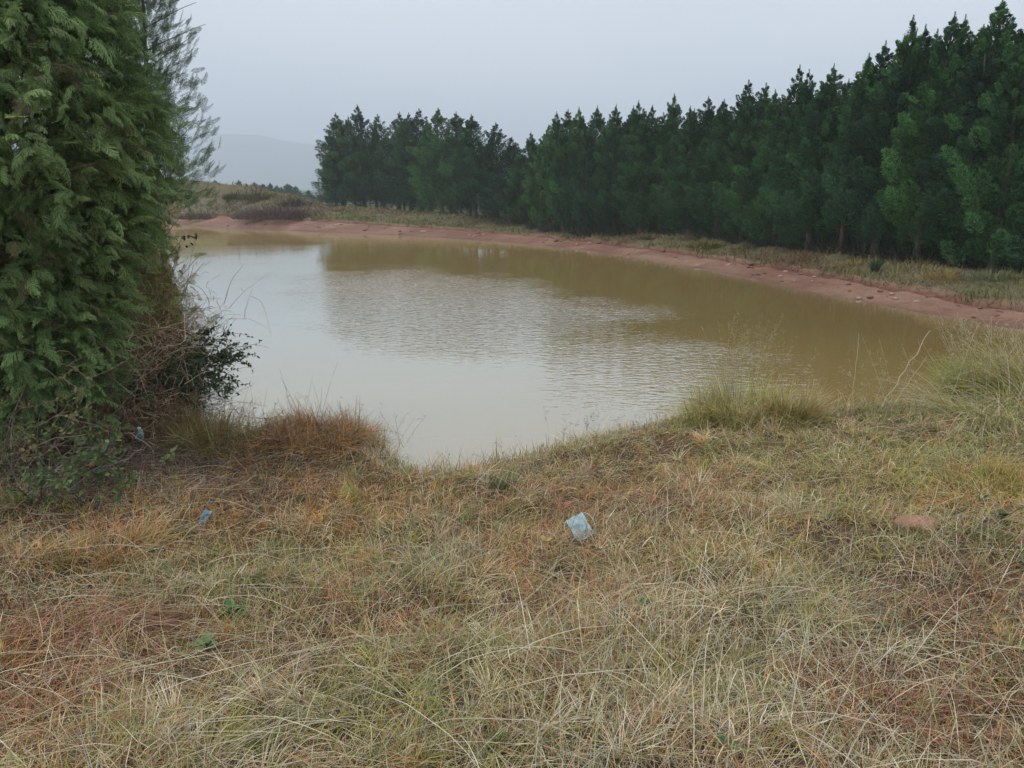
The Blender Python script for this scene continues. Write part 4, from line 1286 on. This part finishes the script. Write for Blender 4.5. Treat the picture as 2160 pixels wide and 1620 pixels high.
def shrub(p, stems_, leaves, label, name, cat, r0, leafcol, leaf, stemcol, az0=None, azs=3, e=(.2, 1.3), ln=(.5, 1.2), bend=(.2, 1.2), leafspan=(.45, 1.0), wob=.12, sub=4, tip=None):
    root = empty(name, p)
    mb = MB()
    n = stems_
    az = rng.random(n) * 6.28 if az0 is None else rng.normal(az0, azs, n)
    P_ = rng.normal(0, .08, (n, 3)); P_[:, 2] = 0
    cur = arcs(P_, az, rng.uniform(*e, n), rng.uniform(*bend, n), rng.uniform(*ln, n), 10, wob)
    tubes(mb, cur, np.full((n, 1), r0) * np.linspace(1, .3, 10), np.array(stemcol) * rng.uniform(.7, 1.3, (n, 1)), 4)
    m = n * sub
    idx = rng.integers(0, n, m); k0 = rng.integers(3, 10, m)
    c2 = arcs(cur[idx, k0], az[idx] + rng.normal(0, 1.0, m), rng.uniform(-.3, 1.0, m), rng.uniform(-.2, 1.0, m), rng.uniform(.12, .35, m), 6, wob * 1.2)
    tubes(mb, c2, np.full((m, 1), r0 * .45) * np.linspace(1, .4, 6), np.array(stemcol) * rng.uniform(.7, 1.3, (m, 1)), 3)
    mb.build('stems', M_bark, root)
    if leaves:
        mb = MB()
        i1 = rng.integers(0, m, leaves); f = rng.uniform(0, 5, leaves); kk_ = np.minimum(f.astype(int), 4)
        Q = c2[i1, kk_] * (1 - (f - kk_))[:, None] + c2[i1, kk_ + 1] * (f - kk_)[:, None]
        D = rng.normal(size=(leaves, 3)) + np.array([0, 0, .2])
        cc = np.array(leafcol)[rng.integers(0, len(leafcol), leaves)] * rng.uniform(.7, 1.3, (leaves, 1))
        leaf_blades(mb, Q, D, rng.uniform(*leaf, leaves), rng.uniform(*leaf, leaves) * .55, cc)
        mb.build('leaves', M_spray, root)
    tag(root, label, cat)
    return root


def ground_at(xp, Y):
    x = (xp - 1080) / F * Y / CP
    return np.array([x, Y, hz1(x, Y)])


# leafy shrub that leans out over the water, right of the conifer
pb = ground_at(268, 6.6)
shrub(pb, 42, 9500, 'dark green leafy shrub arching out over the water right of the dry brush', 'leafy_shrub', 'shrub', .006,
      [[.06, .11, .045], [.045, .08, .04], [.09, .14, .06]], (.022, .038), [.13, .10, .08], az0=.0, azs=.5, e=(1.1, 1.45), ln=(.9, 1.28), bend=(.7, 1.6), sub=14)
shrub(ground_at(305, 7.1), 7, 260, 'tall thin leafy branch rising above the dry brush against the water', 'leafy_sapling', 'sapling', .006,
      [[.04, .05, .04], [.05, .07, .045]], (.03, .05), [.10, .08, .07], az0=.3, azs=.25, e=(1.25, 1.5), ln=(1.3, 1.75), bend=(.1, .35), sub=4)


def dry_brush():
    p = ground_at(262, 6.35)
    root = empty('dry_brush', p)
    mb = MB(); n = 4200
    P_ = np.stack([rng.normal(0, .24, n), rng.normal(0, .42, n), rng.uniform(0, 1.15, n)], 1)
    az = rng.random(n) * 6.28
    cur = arcs(P_, az, rng.uniform(-.4, 1.3, n), rng.uniform(-.6, 1.8, n), rng.uniform(.2, .65, n), 8, .16)
    c = np.array([[.48, .32, .20], [.60, .45, .29], [.34, .21, .14], [.62, .50, .34]])[rng.integers(0, 4, n)] * rng.uniform(.6, 1.2, (n, 1))
    tubes(mb, cur, np.full((n, 1), .0032) * np.linspace(1, .35, 8), c, 3)
    mb.build('twigs', M_grass, root)
    mb = MB(); n = 12000
    P_ = np.stack([rng.normal(0, .24, n), rng.normal(0, .40, n), rng.uniform(0, 1.45, n)], 1)
    az = rng.random(n) * 6.28
    cur = arcs(P_, az, rng.uniform(-.9, 1.2, n), rng.uniform(-.6, 1.8, n), rng.uniform(.05, .16, n), 4, .1)
    c = np.array([[.46, .29, .17], [.56, .39, .23], [.38, .33, .13]])[rng.integers(0, 3, n)] * rng.uniform(.5, 1.2, (n, 1))
    ribbons(mb, cur, np.full((n, 1), .005) * np.array([.8, 1, .8, .2]), perp(az, rng.uniform(-.9, .9, n)), c)
    mb.build('dead_leaves', M_grass, root)
    tag(root, 'tangled brown dry brush between the big conifer and the water', 'dry brush')
    # airy tangle reaching out over the water
    p = ground_at(350, 6.6)
    root = empty('bare_twig_tangle', p)
    mb = MB(); n = 420
    P_ = np.stack([rng.normal(0, .16, n), rng.normal(0, .3, n), rng.uniform(.05, .9, n)], 1)
    az = rng.normal(0, 1.0, n)
    cur = arcs(P_, az, rng.uniform(-.4, .9, n), rng.uniform(-.6, 1.4, n), rng.uniform(.2, .55, n), 9, .2)
    tubes(mb, cur, np.full((n, 1), .0022) * np.linspace(1, .4, 9), np.array([.15, .11, .09]) * rng.uniform(.6, 1.3, (n, 1)), 3)
    mb.build('twigs', M_bark, root)
    tag(root, 'loose tangle of bare thin twigs hanging over the water under the leafy shrub', 'twigs')
    # feathery yellow green growth on top of the brush
    p = ground_at(300, 6.45)
    root = empty('feathery_bush', p)
    mb = MB(); n = 2200
    P_ = np.stack([rng.normal(0, .15, n), rng.normal(0, .25, n), rng.uniform(.9, 2.0, n)], 1)
    P_[:, 0] += (1.5 - P_[:, 2]) * .12
    az = rng.random(n) * 6.28; el = rng.uniform(-.3, 1.2, n)
    Dv = np.stack([np.cos(az) * np.cos(el), np.sin(az) * np.cos(el), np.sin(el)], 1)
    put_sprays(mb, ASC + SPR[:2], P_, Dv, rng.normal(0, .6, n), rng.uniform(.09, .16, n), np.array([[.30, .32, .09], [.24, .28, .085], [.36, .31, .13]])[rng.integers(0, 3, n)] * rng.uniform(.7, 1.2, (n, 1)), .9)
    mb.build('foliage', M_spray, root)
    mb = MB(); n = 40
    cur = arcs(np.zeros((n, 3)) + rng.normal(0, .08, (n, 3)) * [1, 1, 0], rng.random(n) * 6.28, rng.uniform(1.3, 1.52, n), rng.uniform(0, .2, n), rng.uniform(1.0, 1.8, n), 8, .03)
    tubes(mb, cur, np.full((n, 1), .004) * np.linspace(1, .4, 8), np.tile([.2, .17, .09], (n, 1)), 3)
    mb.build('stems', M_bark, root)
    tag(root, 'fuzzy yellow green bush between the conifer and the leafy sapling above the brush', 'bush')


dry_brush()

# shrubs and dead wood under the conifer at the left edge
shrub(ground_at(60, 4.35), 16, 1300, 'low green leafy shrub under the conifer at the left edge', 'leafy_shrub', 'shrub', .005,
      [[.09, .15, .06], [.12, .19, .06], [.07, .11, .06], [.15, .17, .06]], (.024, .045), [.14, .10, .08], az0=.6, azs=1.2, e=(.7, 1.4), ln=(.35, .75), bend=(.3, 1.4), sub=6)
shrub(ground_at(150, 4.55), 5, 60, 'small shrub with red leaves low under the conifer', 'red_leaved_shrub', 'shrub', .005,
      [[.28, .07, .045], [.2, .06, .04], [.12, .12, .05]], (.03, .055), [.14, .09, .07], az0=0, azs=1.0, e=(.8, 1.4), ln=(.2, .4), bend=(.3, 1.0), sub=4)
shrub(ground_at(0, 4.3), 12, 0, 'pale bare dead branches reaching in from the left edge', 'dead_branches', 'dead branches', .006,
      [], (.02, .03), [.24, .20, .17], az0=.2, azs=.5, e=(.0, .9), ln=(.3, .6), bend=(.2, 1.2), sub=5, wob=.24)
shrub(ground_at(20, 4.6), 10, 260, 'olive leaved twigs in front of the conifer at the left edge', 'leafy_shrub', 'shrub', .005,
      [[.22, .19, .07], [.15, .14, .06]], (.02, .035), [.2, .15, .12], az0=.2, azs=.8, e=(1.0, 1.5), ln=(.8, 1.2), bend=(.3, 1.2), sub=5)


def litter():
    "fallen twigs and leaf litter in the shade of the conifer"
    mb = MB(); n = 2600
    x = rng.normal(-3.1, .75, n); y = rng.normal(5.3, .75, n)
    ok = (shore_dist(x, y) > .1); x, y = x[ok], y[ok]; n = len(x)
    z = height(x, y) + rng.uniform(.0, .14, n)
    az = rng.random(n) * 6.28; e = rng.uniform(-.1, .45, n)
    cur = arcs(np.stack([x, y, z], 1), az, e, e * 2, rng.uniform(.10, .5, n), 6, .12)
    c = np.array([[.2, .14, .11], [.33, .25, .19], [.14, .09, .07]])[rng.integers(0, 3, n)] * rng.uniform(.6, 1.2, (n, 1))
    tubes(mb, cur, np.full((n, 1), .0026) * np.linspace(1, .4, 6), c, 3)
    n = 14000
    x = rng.normal(-3.1, .9, n); y = rng.normal(5.4, .8, n)
    ok = (shore_dist(x, y) > .1); x, y = x[ok], y[ok]; n = len(x)
    z = height(x, y) + rng.uniform(0, .05, n); az = rng.random(n) * 6.28
    cur = arcs(np.stack([x, y, z], 1), az, rng.uniform(-.2, 1.0, n), rng.uniform(0, 1.5, n), rng.uniform(.03, .1, n), 4, .1)
    c = np.array([[.17, .11, .08], [.24, .16, .11], [.12, .08, .06]])[rng.integers(0, 3, n)] * rng.uniform(.5, 1.2, (n, 1))
    ribbons(mb, cur, np.full((n, 1), .005) * np.array([.8, 1, .8, .2]), perp(az, rng.uniform(-.9, .9, n)), c)
    tag(mb.build('twig_litter', M_grass), 'fallen twigs and brown litter on the ground under the big conifer', 'litter', kind='stuff')


litter()


# ------------------------------------------------------------------ weeds, stone and rubbish in the meadow
def rosette(xp, yp, n, L_, W_, col, label, lift=.05):
    p = hit(xp, yp); root = empty('broadleaf_weed', p + [0, 0, lift])
    for i_ in range(n):
        az = np.array([i_ * 2.4 + rng.normal(0, .2)]); ln = L_ * rng.uniform(.7, 1.1)
        cur = arcs(np.zeros((1, 3)), az, np.array([rng.uniform(.35, 1.35)]), np.array([rng.uniform(.3, 1.0)]), np.array([ln]), 9)
        w = W_ * np.array([.15, .35, .6, .85, 1.0, .98, .8, .5, .06])[None]
        mb = MB(); s = perp(az, np.array([rng.normal(0, .15)]))
        c = np.array(col) * rng.uniform(.75, 1.2)
        # two halves folded along the rib
        up = np.array([0, 0, 1.0])
        v = []
        for k_ in range(9):
            a_ = cur[0, k_] - s[0] * w[0, k_] / 2 + up * w[0, k_] * .15; b_ = cur[0, k_]; c_ = cur[0, k_] + s[0] * w[0, k_] / 2 + up * w[0, k_] * .15
            v += [a_, b_, c_]
        q_ = [[3 * k_ + m, 3 * k_ + m + 1, 3 * k_ + m + 4, 3 * k_ + m + 3] for k_ in range(8) for m in (0, 1)]
        mb.add(v, c, q_)
        mb.build('leaf', M_spray, root, True)
    tag(root, label, 'weed')


rosette(492, 1318, 17, .085, .028, [.07, .19, .05], 'bright green broadleaf rosette in the left foreground')
rosette(438, 1385, 12, .08, .024, [.20, .27, .12], 'pale green broadleaf rosette below the bright green one', .04)
rosette(1362, 1292, 6, .06, .025, [.10, .20, .07], 'small green broadleaf weed right of centre in the foreground', .04)
rosette(1150, 1163, 4, .045, .03, [.42, .38, .14], 'tiny yellowing weed just left of the pale blue mask', .05)
rosette(1050, 1590, 6, .06, .025, [.12, .2, .08], 'small weed low in the foreground near the bottom edge', .03)
rosette(1540, 1600, 6, .07, .03, [.10, .2, .08], 'green broadleaf weed at the bottom edge right of centre', .03)
rosette(2110, 1110, 10, .06, .028, [.09, .15, .06], 'cluster of dark green weeds at the right beside the flat stone', .04)
rosette(2070, 1300 - 230, 6, .06, .02, [.12, .17, .07], 'green weed between the yellow tussock and the dark weeds at the right', .04)


def crumpled(xp, yp, wx_, wy_, rz, rx, ry, label, name, cat, c1, c2, lift=.06, curl=.0, seed=1, loops=False, pleat=4):
    p = hit(xp, yp)
    root = empty(name, p + [0, 0, lift], rz)
    root.rotation_euler[0] = rx; root.rotation_euler[1] = ry
    nx_, ny_ = 26, 20
    u_, v_ = np.meshgrid(np.linspace(-.5, .5, nx_), np.linspace(-.5, .5, ny_))
    zz = .006 * vnoise(u_, v_, .18, seed) + .004 * vnoise(u_, v_, .07, seed + 1) + curl * (u_ ** 2) - .5 * curl * v_ ** 2 + .0022 * np.sin(v_ * np.pi * 2 * pleat)
    x_ = u_ * wx_ * (1 + .05 * vnoise(v_, v_, .3, seed + 3)); y_ = v_ * wy_ * (1 + .08 * vnoise(u_, u_, .3, seed + 4))
    v3 = np.stack([x_, y_, zz], -1).reshape(-1, 3)
    nrmz = np.array([0, 0, .0012])
    i, j = np.meshgrid(np.arange(ny_ - 1), np.arange(nx_ - 1), indexing='ij')
    q_ = np.stack([i * nx_ + j, i * nx_ + j + 1, (i + 1) * nx_ + j + 1, (i + 1) * nx_ + j], -1).reshape(-1, 4)
    nv = len(v3)
    ring = list(range(nx_)) + [r_ * nx_ + nx_ - 1 for r_ in range(1, ny_)] + [(ny_ - 1) * nx_ + k_ for k_ in range(nx_ - 2, -1, -1)] + [r_ * nx_ for r_ in range(ny_ - 2, 0, -1)]
    rq = [[ring[k_], ring[(k_ + 1) % len(ring)], nv + ring[(k_ + 1) % len(ring)], nv + ring[k_]] for k_ in range(len(ring))]
    edge = np.maximum(np.abs(u_) * 2, np.abs(v_) * 2)
    m = sm(.86, .93, edge)[..., None]; pt_ = sm(-.2, .5, vnoise(u_ * 3, v_ * 3, .4, seed + 5))[..., None] * .5
    cc = np.array(c1) * (1 - m) + np.array(c2) * m
    cc = cc * (1 - pt_) + np.array(c2) * pt_
    cc = cc.reshape(-1, 3)
    mb = MB(); mb.add(np.concatenate([v3 + nrmz, v3 - nrmz]), np.concatenate([cc, cc * .9 + .05]), np.concatenate([q_, q_[:, ::-1] + nv, np.array(rq)]))
    mb.build('sheet', M_litter, root, True)
    if loops:
        for s_ in (-1, 1):
            t_ = np.linspace(0, np.pi, 14)
            c_ = np.stack([s_ * (wx_ * .49 + .035 * np.sin(t_)), wy_ * .42 * np.cos(t_), .004 + .012 * np.sin(t_)], 1)[None]
            mb = MB(); tubes(mb, c_, np.full((1, 14), .0013), np.array([[.7, .72, .72]]), 5); mb.build('ear_loop', M_litter, root)
    tag(root, label, cat)


BLU = [.24, .47, .54]; WHT = [.55, .60, .62]
crumpled(1222, 1140, .105, .15, .22, .75, -.40, 'pale blue crumpled mask lying on dry grass near the middle', 'face_mask', 'mask', BLU, WHT, .085, .05, 3, True, 2)
crumpled(437, 1120, .045, .12, -.1, .9, .3, 'small blue and white plastic scrap half buried in grass at the left', 'plastic_scrap', 'plastic scrap', [.2, .42, .5], [.5, .52, .54], .07, .2, 9)


def bottle(xp, yp):
    p = hit(xp, yp)
    root = empty('plastic_bottle', p + [0, 0, .14])
    root.rotation_euler = (rad(38), 0, rad(28)); root.scale = (1.25, 1.25, 1.25)
    prof = [(0, 0), (.019, .002), (.021, .01), (.020, .02), (.022, .03), (.0205, .045), (.022, .06), (.0205, .075), (.021, .085), (.014, .098), (.009, .104)]
    n = 16; v = []; q_ = []
    for k_, (r_, z_) in enumerate(prof):
        for a in range(n):
            t_ = a * 2 * math.pi / n; f = 1 + .10 * math.sin(2 * t_ + z_ * 50) * (k_ > 1)
            v.append((r_ * f * math.cos(t_), r_ * f * math.sin(t_), z_))
    for k_ in range(len(prof) - 1):
        for a in range(n): q_.append([k_ * n + a, k_ * n + (a + 1) % n, (k_ + 1) * n + (a + 1) % n, (k_ + 1) * n + a])
    v = np.array(v); c = np.where((sm(-.2, .2, vnoise(v[:, 0] * 60, v[:, 2] * 60, 1, 5)) > .5)[:, None], np.array([.55, .66, .68]), np.array([.22, .38, .42]))
    mb = MB(); mb.add(v, c, q_); mb.build('body', M_litter, root, True)
    mb = MB(); t_ = np.arange(14) * 2 * math.pi / 14
    vv = np.concatenate([np.stack([.011 * np.cos(t_), .011 * np.sin(t_), np.full(14, z_)], 1) for z_ in (.103, .117)] + [[[0, 0, .118]]])
    mb.add(vv, np.array([.62, .66, .66]), [[a, (a + 1) % 14, 14 + (a + 1) % 14, 14 + a] for a in range(14)], [[14 + a, 14 + (a + 1) % 14, 28] for a in range(14)])
    mb.build('cap', M_litter, root)
    tag(root, 'small bluish white crushed bottle lying in twigs below the dry brush', 'bottle')


bottle(300, 962)
pS = hit(1935, 1122)
o = stone(pS + [0, 0, .04], .10, .075, .045, [.33, .18, .12], 779)
o.rotation_euler = (.12, 0, .2)
tag(o, 'flat reddish brown stone in the grass near the right edge', 'stone')
#NEAREND
# ------------------------------------------------------------------ haze
mb = MB()
x0, x1, y0, y1, z0, z1 = -4600, 4600, -60, 3900, -40, 300
v = [(x, y, z) for z in (z0, z1) for y in (y0, y1) for x in (x0, x1)]
mb.add(v, np.array([1., 1, 1]), [[0, 2, 3, 1], [4, 5, 7, 6], [0, 1, 5, 4], [2, 6, 7, 3], [0, 4, 6, 2], [1, 3, 7, 5]])
Mh = bpy.data.materials.new('haze_air'); Mh.use_nodes = True
t = Mh.node_tree; t.nodes.clear()
o_ = t.nodes.new('ShaderNodeOutputMaterial'); pv = t.nodes.new('ShaderNodeVolumePrincipled')
pv.inputs['Color'].default_value = (.86, .92, 1.0, 1)
pv.inputs['Density'].default_value = .00085
t.links.new(pv.outputs['Volume'], o_.inputs['Volume'])
tag(mb.build('haze', Mh), kind='stuff')
